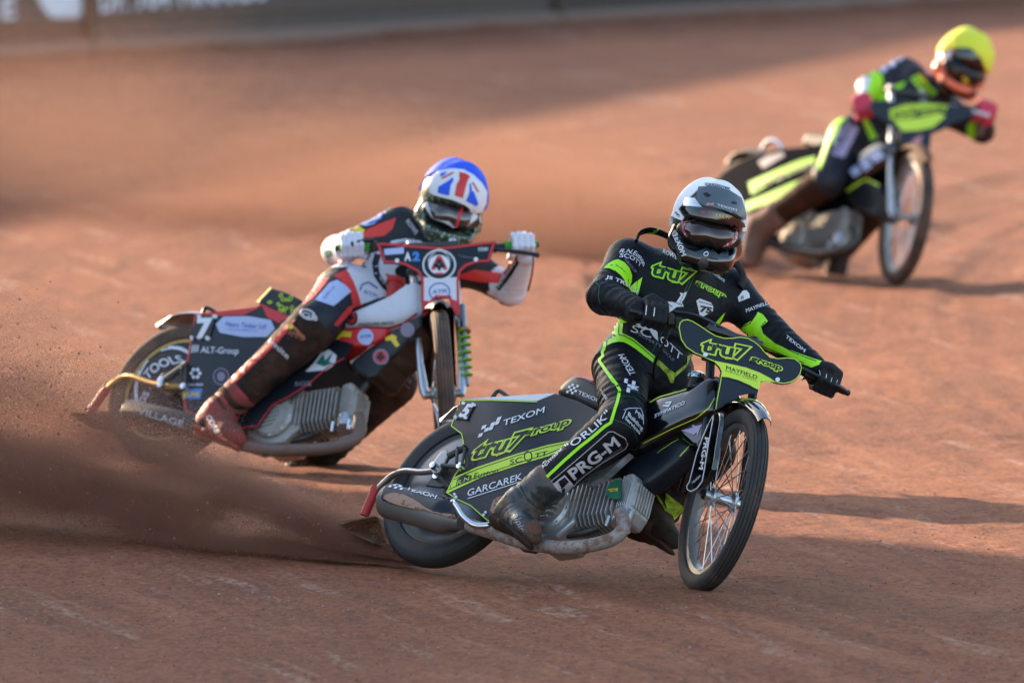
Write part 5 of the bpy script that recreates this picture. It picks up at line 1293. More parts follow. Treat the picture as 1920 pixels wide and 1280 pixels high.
# ------------------------------------------------------------------ rider of the leading motorcycle
ZA, ZF, ZG, ZH, ZE = Z(1080, 310, 3.2815), Z(1090, 420, 5.818), Z(1100, 560, 8), Z(1360, 480, 3.048), Z(1220, 310, 5.565)
def rider1():
    J = dict(head=('Y', 1326, 426, 42.86), neck=('Y', 1290, 500, 42.93), shR=('Y', 1178, 490, 43.0), shL=('Y', 1366, 545, 43.05), chest=('Y', 1268, 552, 42.97), pel=('Y', 1205, 680, 42.93),
             elR=('Y', 1133, 556, 42.80), wrR=('Y', 1198, 582, 42.63), elL=('Y', 1446, 626, 42.96), wrL=('Y', 1527, 687, 42.81),
             hipR=('l', 1166, 690, -.05), hipL=('l', 1245, 712, .12), knR=('l', 1168, 794, -.20), anR=('l', 976, 948, -.205), toeR=('l', 1012, 1040, -.255), knL=('l', 1335, 845, .30), anL=('l', 1226, 962, .30), toeL=('l', 1262, 1040, .27))
    p, W = person(J, B1, 'rider in black and lime suit and white helmet cover on the leading motorcycle', h=.0085, mats=('suit_black', 'suit_mud'), torso=(.19, .12, .155, .115),
                  regions=[(1, 'knL', 'anL', 0, 1.1, .12)], arm=1.16)
    # lime parts of the suit
    patch(p, ZF([(245, 482), (300, 430), (350, 402), (402, 388), (470, 420), (522, 480), (550, 560), (545, 630), (520, 692), (480, 672), (466, 610), (430, 560), (375, 515), (310, 486)]), 'neon', 'sleeve_band')
    line(p, ZF([(318, 455), (380, 452), (440, 490), (490, 545), (510, 610), (505, 670)]), 1.5, 'print_black')
    patch(p, ZF([(512, 700), (560, 655), (606, 620), (600, 700), (585, 765), (545, 740)]), 'neon', 'side_panel'); patch(p, ZF([(615, 618), (668, 580), (640, 690), (625, 760), (598, 755), (606, 690)]), 'neon', 'side_panel')
    patch(p, ZG([(400, 300), (500, 300), (600, 318), (612, 352), (552, 362), (535, 520), (700, 600), (860, 735), (1022, 868), (990, 957), (850, 850), (740, 760), (640, 695), (560, 655), (480, 648), (390, 665), (305, 705), (322, 590), (335, 470), (345, 340)]), 'neon', 'side_panel')
    for q in ([(492, 365), (482, 545), (560, 562), (700, 640), (860, 770), (1008, 902)], [(388, 310), (378, 430), (330, 520), (302, 700)]): line(p, ZG(q), 1.7, 'print_black', off=.003)
    patch(p, ZG([(1000, 962), (1040, 898), (1120, 950), (1230, 1050), (1322, 1115), (1312, 1200), (1300, 1262), (1262, 1262), (1200, 1140), (1100, 1030)]), 'neon_dirty', 'side_panel')
    patch(p, ZG([(1318, 1185), (1330, 1105), (1420, 1030), (1500, 970), (1505, 860), (1600, 800), (1640, 800), (1540, 895), (1505, 1010), (1420, 1090)]), 'neon_dirty', 'side_panel')
    line(p, ZG([(340, 470), (300, 600), (262, 760), (236, 800), (250, 860), (205, 905), (200, 940), (300, 1090), (420, 1270)]) + ZC([(690, 160), (745, 235), (763, 268)]), 5.5, 'neon')
    line(p, ZL([(960, 0), (1002, 70), (980, 180), (945, 290), (905, 420), (840, 460), (700, 580), (560, 690), (400, 830), (250, 970), (130, 1085), (0, 1190)]), 5.6, 'neon')
    patch(p, ZC([(255, 832), (300, 800), (345, 772), (375, 850), (405, 912), (372, 955), (318, 915)]), 'neon_dirty', 'ankle_panel'); line(p, ZC([(182, 796), (240, 850), (300, 895), (370, 955)]), 5, 'neon', 'cuff'); line(p, ZC([(335, 778), (368, 860), (395, 915)]), 2.2, 'suit_mud')
    patch(p, ZH([(52, 428), (150, 368), (186, 320), (215, 335), (243, 372), (208, 402), (216, 442), (290, 502), (400, 548), (500, 585), (572, 606), (540, 618), (492, 636), (440, 615), (380, 585), (300, 555), (240, 535), (190, 505), (150, 462), (100, 468)]), 'neon', 'sleeve_panel')
    line(p, ZH([(52, 424), (140, 385), (180, 330)]), 1.6, 'print_black', off=.003); line(p, ZH([(232, 372), (205, 400), (222, 440), (290, 495), (400, 555), (520, 602)]), 1.5, 'print_black', off=.003); line(p, ZH([(120, 476), (152, 458), (210, 512), (300, 550), (400, 592), (450, 610)]), 1.5, 'print_black', off=.003)
    patch(p, ZA([(818, 1022), (870, 950), (916, 905), (890, 960), (862, 1000), (836, 1028)]), 'neon', 'side_panel')
    line(p, ZF([(140, 560), (170, 600), (160, 640), (200, 680), (190, 780), (205, 870)]), 1.2, 'green_badge', 'seam'); line(p, ZF([(1235, 560), (1180, 680), (1130, 800), (1080, 900)]), 1.0, 'green_badge', 'zip'); line(p, ZF([(1205, 560), (1150, 680), (1100, 800), (1060, 890)]), 1.0, 'green_badge', 'zip')
    line(p, ZG([(1185, 390), (1100, 560), (980, 800)]), 1, 'green_badge', 'zip'); line(p, ZG([(1270, 450), (1180, 640), (1060, 840)]), 1, 'green_badge', 'zip')
    line(p, ZL([(1010, 70), (1120, 68), (1220, 100), (1300, 160)]), .9, 'green_badge', 'seam'); line(p, ZL([(1010, 135), (1150, 145), (1240, 220), (1300, 330)]), .9, 'green_badge', 'seam'); line(p, ZL([(930, 385), (1060, 430), (1150, 500), (1185, 590), (1180, 660)]), .9, 'green_badge', 'seam')
    ZK = Z(1190, 860, 6.4); patch(p, ZK([(378, 405), (450, 470), (540, 535), (612, 585), (540, 660), (462, 742), (400, 650), (365, 520)]), 'neon_dirty', 'ankle_panel'); line(p, ZK([(185, 310), (240, 390), (290, 470), (370, 600), (455, 735)]), 3.4, 'neon_dirty', 'cuff')
    # words on the suit
    outlined(p, 'tru7', ZF([(755, 545)])[0], ZF([(1185, 660)])[0], (9, -25), 'neon', 'print_black', b=.10, b0=.03, spacing=.95)
    outlined(p, 'group', ZF([(1240, 655)])[0], ZF([(1560, 815)])[0], (4, -10.5), 'neon', 'print_black', b=.085, b0=.0)
    text(p, 'ROWE', ZF([(885, 322)])[0], ZF([(1045, 388)])[0], (2, -7.5), 'print_white', bold=.02); text(p, 'CORPORATE', ZF([(1398, 528)])[0], ZF([(1555, 640)])[0], (2, -4.5), 'print_white', bold=.02)
    text(p, 'R.N.Euston', ZF([(412, 318)])[0], ZF([(672, 468)])[0], (5, -7), 'print_white', bold=.012, bend=(7, -8)); text(p, 'SCOTT', ZF([(415, 368)])[0], ZF([(640, 480)])[0], (2, -8), 'print_white', bold=.012, bend=(4, -5)); text(p, 'GROUP', ZF([(470, 400)])[0], ZF([(590, 545)])[0], (2, -5), 'purple_grey', bold=.012)
    text(p, 'JS TRUCK', ZF([(262, 598)])[0], ZF([(620, 778)])[0], (2, -6.5), 'print_white', bold=.02, bend=(3, -4))
    patch(p, ZF([(866, 808), (940, 845), (1035, 852), (1085, 775), (1072, 748), (1110, 755), (1150, 738), (1140, 790), (1095, 850), (1115, 900), (1040, 905), (980, 950), (900, 985), (960, 900)]), 'print_white', 'star_emblem'); line(p, ZF([(870, 812), (990, 905)]), 1.5, 'print_black', off=.0032); line(p, ZF([(1005, 850), (1100, 880)]), 1.2, 'print_black', off=.0032)
    sh = patch(p, ZF([(1252, 835), (1290, 812), (1415, 860), (1435, 900), (1430, 950), (1330, 1005), (1290, 1000)]), 'print_white', 'shield_emblem')
    text(p, '75', ZF([(1285, 950)])[0], ZF([(1415, 975)])[0], (2, -11), 'print_black', bold=.05, off=.0042); text(p, 'RACING', ZF([(1280, 852)])[0], ZF([(1420, 890)])[0], (.5, -3.2), 'print_black', bold=.01, off=.0042)
    text(p, 'SC', ZG([(655, 500)])[0], ZG([(960, 590)])[0], (6, -15), 'print_white', bold=.0); text(p, 'OTT', ZG([(1090, 640)])[0], ZG([(1400, 940)])[0], (4, -14), 'print_white', bold=.0); patch(p, ZG([(735, 375), (930, 365), (1060, 500), (1075, 640), (1010, 580), (940, 470), (830, 450)]), 'print_white', 'roof_emblem')
    text(p, 'PROPERTY', ZG([(735, 540)])[0], ZG([(1110, 745)])[0], (2, -6), 'purple_grey', bold=.0); text(p, 'GROUP', ZG([(1130, 790)])[0], ZG([(1300, 960)])[0], (2, -6), 'purple_grey', bold=0)
    text(p, 'TEXOM', ZG([(735, 1140)])[0], ZG([(560, 835)])[0], (-12, 2), 'print_white', bold=.012); checker(p, ZG([(570, 1200)])[0], (7, 2), (-1.5, 8), 'print_white', [(0, 0), (1, 1), (2, 0), (2, 1), (1, 2), (3, 1)])
    text(p, 'MJS', ZL([(1165, 315)])[0], ZL([(1245, 392)])[0], (2, -6.5), 'print_white', bold=.01); text(p, 'Building', ZL([(1085, 340)])[0], ZL([(1240, 505)])[0], (2.5, -6.5), 'print_white', bold=.01); text(p, 'Services', ZL([(1055, 378)])[0], ZL([(1212, 545)])[0], (2.5, -6), 'print_white', bold=.01)
    line(p, ZL([(1030, 375), (1075, 270), (1040, 285), (1105, 265), (1225, 265), (1250, 330), (1255, 440)]), 1.1, 'print_white', 'house_emblem')
    text(p, 'PRG-M', ZL([(500, 1040)])[0], ZL([(1010, 655)])[0], (-13, -16.5), 'print_dirty', bold=.03)
    fr = ZL([(232, 1100), (250, 1060), (560, 800), (880, 520), (930, 515), (1060, 590), (1085, 650), (1060, 700), (800, 860), (620, 990), (520, 1080), (400, 1240), (360, 1250), (250, 1130), (232, 1100)])
    line(p, fr, 1.3, 'print_dirty', 'print_frame'); patch(p, ZL([(265, 1090), (400, 985), (500, 1100), (375, 1228)]), 'print_dirty', 'square_emblem'); patch(p, ZL([(330, 1060), (400, 1010), (445, 1060), (385, 1120), (405, 1140), (390, 1190), (370, 1190), (360, 1120)]), 'print_black', 'square_emblem', .003)
    text(p, 'MANUFACTURE ENGINEERING', ZL([(530, 1060)])[0], ZL([(1030, 690)])[0], (-1.8, -2.6), 'purple_grey', bold=0)
    text(p, '"ORLIK"', ZL([(440, 720)])[0], ZL([(905, 330)])[0], (-8, -9), 'print_white', bold=.012, bend=(3, 3)); text(p, 'SPEDYCJA', ZL([(385, 715)])[0], ZL([(165, 925)])[0], (-3.2, -3.2), 'print_white', bold=.02); text(p, 'TRANSPORT', ZL([(365, 690)])[0], ZL([(5, 1060)])[0], (-4.2, -4.2), 'print_white', bold=.03, bend=(-2, -2))
    text(p, 'MAYFIELD', ZF([(1800, 965)])[0], ZF([(2040, 880)])[0], (-1, -7), 'print_white', bold=.012); patch(p, ZF([(1705, 800), (1760, 728), (1800, 725), (1830, 760), (1838, 805), (1720, 850)]), 'print_white', 'house_emblem'); text(p, 'R', ZF([(1740, 830)])[0], ZF([(1775, 815)])[0], (1, -7), 'print_black', bold=.01, off=.0042)
    text(p, 'TEXOM', ZBD([(1165, 290)])[0], ZBD([(1360, 445)])[0], (3, -5), 'print_white', bold=.01)
    text(p, 'MARINE', ZL([(790, 80)])[0], ZL([(860, 185)])[0], (3, -5), 'print_white', bold=.0)
    # straps of the neck brace
    for pts, nm in (([(1193, 452, 42.93), (1200, 437, 42.95), (1220, 432, 42.97), (1246, 440, 42.96), (1264, 452, 42.95)], 1), ([(1360, 487, 42.92), (1378, 492, 42.95), (1390, 508, 42.97), (1393, 525, 42.97), (1388, 538, 42.95)], 2)):
        s = MB().tube(bez([at(*q) for q in pts], 5), .019, 10, flat=.35, side=Vector((0, .25, 1)) if nm == 2 else Vector((0, -1, .3))).build('neck_brace_strap', 'suit_black', p, keep=True)
        if nm == 1: outlined(s, 'tru7', ZF([(655, 150)])[0], ZF([(840, 88)])[0], (2, -6), 'neon', 'print_black', b=.06, b0=.01)
    # boots, gloves
    bt = boot(p, W['knR'], W['anR'], W['toeR'], 'boot_black', 'boot_mud', h=.005, k=1.12, heel=B1.lat(926, 982, -.20)); text(bt, 'alpine', Z(900, 900, 8)([(500, 520)])[0], Z(900, 900, 8)([(640, 860)])[0], (12, -3), 'steel', bold=.01)
    mat('mud_cake', (.15, .066, .04), .95, vary=.4, bump=1.0, bscale=120); Z8 = Z(900, 900, 8)
    for q in ([(800, 1000), (860, 950), (960, 930), (1040, 1000), (1060, 1090), (1000, 1180), (900, 1190), (820, 1130)], [(690, 690), (760, 610), (880, 590), (940, 640), (930, 760), (850, 810), (740, 780)]): patch(bt, smooth2(Z8(q), 3), 'mud_cake', 'mud', 0, g=3, thick=.004)
    boot(p, W['knL'], W['anL'], W['toeL'], 'boot_mud', 'boot_mud', h=.005, k=1.15, heel=B1.lat(1180, 1004, .30), shaft=.02)
    gr = glove(p, at(1226, 594, 42.605), at(1280, 606, 42.62) - at(1200, 588, 42.6), W['wrR'], 'glove_black', k=1.05)
    for x in (595, 655, 715, 800): line(gr, ZF([(x, 850 + (x - 595) * .3), (x - 12, 975 + (x - 595) * .15)]), 1.5, 'print_white', 'glove_stripe', off=.0022)
    gl = glove(p, at(1546, 717, 42.80), at(1500, 697, 42.77) - at(1580, 733, 42.82), W['wrL'], 'glove_black', k=1.05)
    for a_ in ([(1520, 620), (1528, 680)], [(1590, 665), (1585, 710)], [(1645, 700), (1635, 745)], [(1702, 725), (1690, 762)]): line(gl, ZBD(a_), 1.5, 'print_white', 'glove_stripe', off=.0022)
    # helmet
    face = ZE([(300, 462), (350, 395), (440, 320), (515, 252), (640, 248), (800, 286), (890, 345), (925, 440), (945, 545), (940, 640), (950, 720), (900, 900), (720, 1080), (560, 1130), (380, 1070), (240, 860), (200, 700), (215, 560), (240, 520), (310, 612), (352, 545)])
    hm, cv, gg, g = helmet(p, at(1328, 424, 42.86), (.10, -.985, -.10), (.20, 0, .98), 'helmet_black', 'cloth_white', .134, face, h=.0036, pz=-.016)
    pk = patch(hm, ZE([(515, 262), (500, 330), (505, 395), (560, 435), (660, 455), (760, 480), (880, 530), (945, 565), (952, 520), (930, 440), (905, 362), (800, 298), (640, 258)]), 'helmet_grey', 'peak', 0, g=4, thick=.02)
    for q in ([(548, 290), (590, 285), (632, 315), (600, 335), (560, 315)], [(835, 385), (865, 372), (900, 390), (895, 408), (850, 402)]): patch(pk, ZE(q), 'print_black', 'vent', .001, g=3)
    text(pk, 'TEXOM', ZE([(690, 425)])[0], ZE([(890, 480)])[0], (1, -4), 'print_white', bold=.01); line(pk, ZE([(580, 415), (660, 400)]), 3, 'pink_print', 'mark'); line(pk, ZE([(590, 395), (655, 420)]), 2.5, 'pink_print', 'mark')
    br = patch(hm, ZE([(330, 440), (420, 450), (520, 470), (700, 500), (850, 545), (950, 600), (960, 640), (900, 650), (760, 590), (620, 545), (480, 515), (370, 510)]), 'helmet_black', 'brow_guard', 0, g=4, thick=.012)
    text(br, 'TEXOM', ZE([(640, 525)])[0], ZE([(815, 560)])[0], (1, -6), 'gold', bold=.01); line(br, ZE([(530, 490), (570, 490)]), 4, 'red', 'mark'); line(br, ZE([(600, 480), (625, 495)]), 4, 'red', 'mark')
    patch(hm, ZE([(372, 345), (470, 350), (505, 400), (540, 440), (440, 432), (345, 425)]), 'chrome', 'vent_trim', .001, g=4, thick=.006)
    patch(gg, ZE([(345, 545), (480, 525), (620, 560), (860, 640), (905, 690), (890, 770), (830, 825), (760, 840), (690, 870), (600, 800), (480, 830), (395, 745), (340, 690), (320, 620)]), 'satin_black', 'goggle_frame', 0, g=4, thick=.004)
    for q in ([(325, 600), (350, 540), (480, 525), (475, 545), (390, 560), (365, 600), (360, 680), (400, 735), (385, 745), (340, 690)], [(880, 690), (905, 690), (890, 770), (830, 825), (750, 842), (755, 830), (840, 780), (865, 720)], [(800, 620), (890, 670), (880, 690), (805, 634)]): patch(gg, ZE(q), 'goggle_red', 'goggle_print', .0062, g=4)
    patch(gg, ZE([(365, 570), (400, 545), (480, 540), (620, 575), (780, 622), (868, 672), (858, 720), (838, 775), (740, 838), (682, 852), (640, 800), (600, 765), (540, 790), (470, 808), (410, 740), (370, 680)]), 'lens_dark', 'lens', .006, g=5)
    for q, t in (([(300, 720), (400, 800), (480, 838), (560, 800), (600, 775), (650, 815), (690, 862), (780, 820), (870, 770), (880, 830), (780, 900), (690, 915), (620, 850), (560, 850), (480, 890), (390, 870), (310, 800)], .010), ([(370, 880), (470, 915), (560, 890), (620, 885), (700, 950), (790, 900), (800, 950), (700, 985), (600, 960), (480, 960), (390, 920)], .012)):
        patch(hm, smooth2(ZE(q), 2), 'helmet_slate' if t > .011 else 'satin_black', 'chin_guard', 0, g=4, thick=t)
    patch(hm, ZE([(490, 1010), (530, 965), (590, 975), (602, 1040), (560, 1085), (510, 1070)]), 'steel_dark', 'chin_vent', .0, g=4, thick=.006); ring(hm, ZE([(570, 938)])[0], 4.2, 2.6, 1.2, 'print_white', off=.014)
    text(hm, 'TEXOM', ZE([(232, 720)])[0], ZE([(330, 950)])[0], (9, -3), 'print_white', bold=.02); patch(hm, ZE([(220, 632), (242, 636), (245, 662), (222, 655)]), 'red', 'mark')
    text(cv, 'CARPENTER', ZE([(572, 212)])[0], ZE([(822, 262)])[0], (.6, -4.6), 'print_black', bold=.02); text(cv, 'API', ZE([(252, 500)])[0], ZE([(300, 545)])[0], (2, -5), 'print_black', bold=.01)
    line(cv, ZE([(566, 190), (690, 200), (824, 240), (818, 268), (690, 230), (568, 213), (566, 190)]), .8, 'print_black', 'print_frame')
rider1()
# ------------------------------------------------------------------ rider of the second motorcycle
ZH2 = Z(780, 290, 7.113)
def rider2():
    J = dict(head=('Y', 850, 384, 47.88), neck=('Y', 818, 462, 47.92), shR=('Y', 748, 424, 47.97), shL=('Y', 880, 500, 47.97), chest=('Y', 792, 488, 47.95), pel=('l', 690, 575, .08),
             elR=('Y', 632, 470, 47.90), wrR=('Y', 648, 466, 47.72), elL=('Y', 957, 545, 47.93), wrL=('Y', 984, 478, 47.78),
             hipR=('l', 645, 550, -.03), hipL=('l', 715, 590, .12), knR=('l', 594, 606, -.205), anR=('l', 410, 776, -.185), toeR=('l', 456, 842, -.24), knL=('l', 738, 716, .30), anL=('l', 605, 838, .30), toeL=('l', 575, 872, .30))
    p, W = person(J, B2, 'rider in red, white and black suit with blue helmet cover and white gloves', h=.0105, mats=('suit_navy', 'suit_mud', 'suit_white'), torso=(.175, .115, .15, .11),
                  regions=[(1, 'knR', 'anR', -.05, 1.1, .12), (1, 'knL', 'anL', -.2, 1.1, .13), (2, 'elR', 'wrR', -.35, 1.0, .10), (2, 'elL', 'wrL', -.1, 1.0, .10)], arm=1.1, leg=1.12)
    # shoulder and sleeve colours
    patch(p, YA([(596, 332), (690, 330), (795, 395), (785, 425), (700, 378), (618, 388)]), 'suit_red', 'shoulder_panel'); patch(p, oval(YA([(690, 356)])[0], 13, 6, .2), 'yellow_print', 'emblem', .003)
    patch(p, oval(YA([(455, 440)])[0], 27, 16, -.65), 'blue_pale', 'emblem'); line(p, YA([(545, 400), (520, 470), (430, 505)]), 3, 'blue_print', 'emblem', off=.003); text(p, 'ATPI', YA([(405, 478)])[0], YA([(505, 402)])[0], (-3, -5), 'blue_print', bold=.01, off=.003)
    patch(p, YA([(288, 540), (330, 502), (405, 548), (385, 585), (340, 560)]), 'yellow_print', 'cuff_panel'); patch(p, YA([(370, 605), (420, 545), (520, 500), (632, 458), (605, 540), (545, 590), (470, 600)]), 'suit_red', 'sleeve_panel')
    text(p, 'ROWE', YA([(700, 490)])[0], YA([(772, 585)])[0], (6, -6), 'print_white', bold=.01)
    for q in ([(150, 650), (200, 600), (235, 610), (190, 655)], [(110, 700), (160, 690), (170, 730), (130, 750)]): patch(p, YA(q), 'teal_print', 'emblem')
    line(p, YA([(140, 660), (185, 630)]), 3, 'blue_bright', 'emblem', off=.003); patch(p, YA([(150, 770), (260, 765), (230, 798), (170, 800)]), 'suit_red', 'sleeve_panel')
    # trunk
    patch(p, YA([(410, 730), (520, 700), (640, 700), (800, 720), (830, 900), (720, 960), (600, 1020), (480, 1050), (375, 1090), (350, 1000), (320, 920), (270, 835)]), 'suit_white', 'front_panel')
    patch(p, YA([(170, 885), (270, 832), (320, 920), (350, 1000), (378, 1095), (318, 1112), (300, 1000), (255, 925)]), 'suit_red', 'hip_panel', .002)
    line(p, YA([(500, 725), (478, 800), (490, 880), (540, 950), (600, 1005)]), 12, 'suit_black', 'emblem_ring', off=.003); patch(p, YA([(550, 860), (575, 870), (640, 945), (590, 945)]), 'suit_red', 'emblem', .003)
    patch(p, oval(YA([(680, 850)])[0], 15, 12), 'suit_black', 'emblem', .003); patch(p, oval(YA([(740, 910)])[0], 13, 12), 'suit_black', 'emblem', .003)
    line(p, YA([(365, 990), (380, 945), (430, 930), (495, 975)]), 3, 'blue_print', 'emblem_ring', off=.003); text(p, 'ATPI', YA([(395, 1010)])[0], YA([(500, 1050)])[0], (-2, -9), 'blue_print', bold=.01, off=.003); text(p, 'BELLE VUE', YA([(505, 900)])[0], YA([(575, 990)])[0], (5, -2.4), 'print_white', bold=.0, off=.004)
    text(p, 'BELLE VUE', YA([(600, 655)])[0], YA([(815, 655)])[0], (0, -7), 'print_white', bold=.02, bend=(0, -4)); line(p, YA([(590, 640), (700, 618), (820, 640)]), 2.5, 'print_white', 'emblem_ring')
    # left sleeve
    patch(p, YA([(1095, 870), (1200, 835), (1310, 850), (1405, 865), (1378, 935), (1240, 925), (1095, 898)]), 'suit_red', 'sleeve_panel'); patch(p, YA([(1408, 862), (1450, 745), (1485, 720), (1495, 760), (1430, 880)]), 'suit_red', 'sleeve_panel'); patch(p, YA([(1358, 965), (1440, 860), (1510, 735), (1548, 748), (1470, 880), (1382, 990)]), 'suit_black', 'sleeve_panel'); text(p, 'MOREANNA', YA([(1385, 965)])[0], YA([(1515, 770)])[0], (-4.5, -3), 'print_white', bold=.01, off=.004)
    # right leg
    patch(p, YC([(772, 165), (800, 140), (850, 50), (900, 10), (960, 5), (930, 50), (860, 130), (800, 175)]), 'suit_red', 'hip_panel'); patch(p, YC([(868, 148), (960, 38), (1010, 18), (1060, 50), (1100, 92), (985, 188)]), 'blue_pale', 'thigh_panel', .003); text(p, 'Metro', YC([(915, 135)])[0], YC([(985, 60)])[0], (5, 3), 'blue_print', bold=.0, off=.004)
    patch(p, YC([(985, 305), (1080, 190), (1112, 180), (1102, 225), (1010, 318)]), 'suit_red', 'thigh_panel', .003); patch(p, YC([(1010, 0), (1060, 20), (1110, 100), (1155, 175), (1110, 200), (1095, 100), (1060, 50)]), 'suit_red', 'thigh_panel', .0028)
    patch(p, YC([(690, 300), (745, 270), (690, 350), (610, 440), (470, 570), (345, 690), (305, 668), (440, 540), (590, 410)]), 'suit_red', 'shin_stripe')
    ring(p, YC([(820, 240)])[0], 14, 8, 3.2, 'print_dirty', rot=.4); text(p, 'GB', YC([(780, 250)])[0], YC([(880, 285)])[0], (3, -9), 'print_dirty', bold=.03)
    line(p, YC([(690, 300), (740, 330), (800, 400)]), 5, 'orange_print', 'emblem'); patch(p, oval(YC([(712, 318)])[0], 5, 5), 'yellow_print', 'emblem', .003); text(p, 'AMMS', YC([(690, 370)])[0], YC([(790, 410)])[0], (3, -11), 'orange_print', bold=.01, off=.003)
    text(p, 'ignite', YC([(565, 420)])[0], YC([(690, 530)])[0], (5, -9), 'print_dirty', bold=.02); ring(p, YC([(470, 590)])[0], 14, 17, 1.6, 'leg_brown', rot=.5)
    text(p, 'REVVI', YC([(1420, 650)])[0], YC([(1480, 690)])[0], (3, -8), 'purple_grey', bold=.0); line(p, YC([(1240, 650), (1380, 640), (1480, 720)]), 1, 'purple_grey', 'seam')
    bt = boot(p, W['knR'], W['anR'], W['toeR'], 'boot_red', 'boot_red', k=1.1, heel=B2.lat(366, 806, -.20)); text(bt, 'CORE', YC([(160, 900)])[0], YC([(225, 1010)])[0], (9, -3), 'print_white', bold=.03); patch(bt, YC([(108, 1010), (130, 985), (155, 990), (140, 1045), (112, 1040)]), 'print_white', 'buckle', 0, thick=.006); patch(bt, YC([(100, 940), (140, 905), (210, 1040), (230, 1060), (150, 1000)]), 'print_black', 'boot_panel', .001)
    boot(p, W['knL'], W['anL'], W['toeL'], 'boot_mud', 'boot_mud', k=1.05, shoe='steel_shoe')
    glove(p, at(660, 464, 47.695), at(700, 462, 47.7) - at(640, 466, 47.69), W['wrR'], 'glove_white', k=1.12); glove(p, at(980, 461, 47.75), at(930, 462, 47.74) - at(1000, 460, 47.76), W['wrL'], 'glove_white', k=1.12)
    face = ZH2([(150, 300), (260, 240), (360, 215), (520, 205), (640, 228), (760, 300), (860, 400), (915, 500), (940, 640), (1000, 900), (700, 1200), (200, 1260), (-20, 900), (-20, 420), (60, 380)])
    hm, cv, gg, g = helmet(p, at(848, 380, 47.88), (.12, -.98, -.16), (.26, 0, .97), 'helmet_green', 'cloth_blue', .138, face, h=.0042, back=.0, pz=-.034)
    pk = patch(hm, ZH2([(215, 510), (220, 400), (250, 300), (330, 250), (480, 222), (620, 235), (740, 300), (840, 400), (900, 500), (890, 640), (840, 745), (760, 740), (640, 660), (500, 600), (360, 565), (260, 540)]), 'print_white', 'peak', 0, g=5, thick=.018)
    for q in ([(300, 430), (440, 345), (495, 300), (498, 350), (465, 400), (440, 550), (290, 510)], [(690, 560), (720, 480), (770, 490), (830, 660), (800, 690), (665, 615)], [(712, 395), (728, 378), (745, 480), (712, 490)], [(330, 250), (420, 228), (370, 280), (325, 300)]): patch(pk, ZH2(q), 'cloth_blue', 'flag_field', .002)
    patch(pk, ZH2([(575, 232), (660, 250), (720, 290), (690, 345), (675, 390), (625, 580), (515, 545), (540, 400), (580, 330)]), 'red', 'flag_cross', .002); line(pk, ZH2([(345, 322), (500, 240)]), 3, 'red', 'flag_cross'); line(pk, ZH2([(750, 370), (830, 500)]), 3, 'red', 'flag_cross')
    patch(gg, ZH2([(95, 660), (120, 575), (240, 570), (480, 620), (720, 720), (830, 790), (800, 860), (690, 940), (500, 970), (380, 900), (230, 850)]), 'goggle_white', 'goggle_frame', 0, g=4, thick=.004)
    patch(gg, ZH2([(165, 660), (210, 590), (330, 590), (520, 640), (700, 720), (745, 770), (700, 925), (620, 955), (520, 955), (440, 880), (340, 870), (240, 850)]), 'lens_smoke', 'lens', .006, g=5)
    patch(gg, ZH2([(560, 800), (620, 690), (635, 700), (560, 955), (520, 950)]), 'red', 'tear_off', .008); patch(hm, ZH2([(340, 880), (420, 870), (480, 930), (440, 940), (380, 925)]), 'red', 'nose_vent', .001, thick=.006)
    patch(hm, ZH2([(100, 690), (160, 780), (240, 860), (340, 880), (460, 940), (560, 985), (700, 945), (770, 910), (720, 1000), (600, 1060), (440, 1050), (260, 980), (150, 900)]), 'satin_black', 'chin_guard', 0, g=4, thick=.01)
    patch(gg, ZH2([(835, 800), (940, 830), (930, 915), (850, 900)]), 'print_white', 'strap_tab', 0, thick=.003)
rider2()

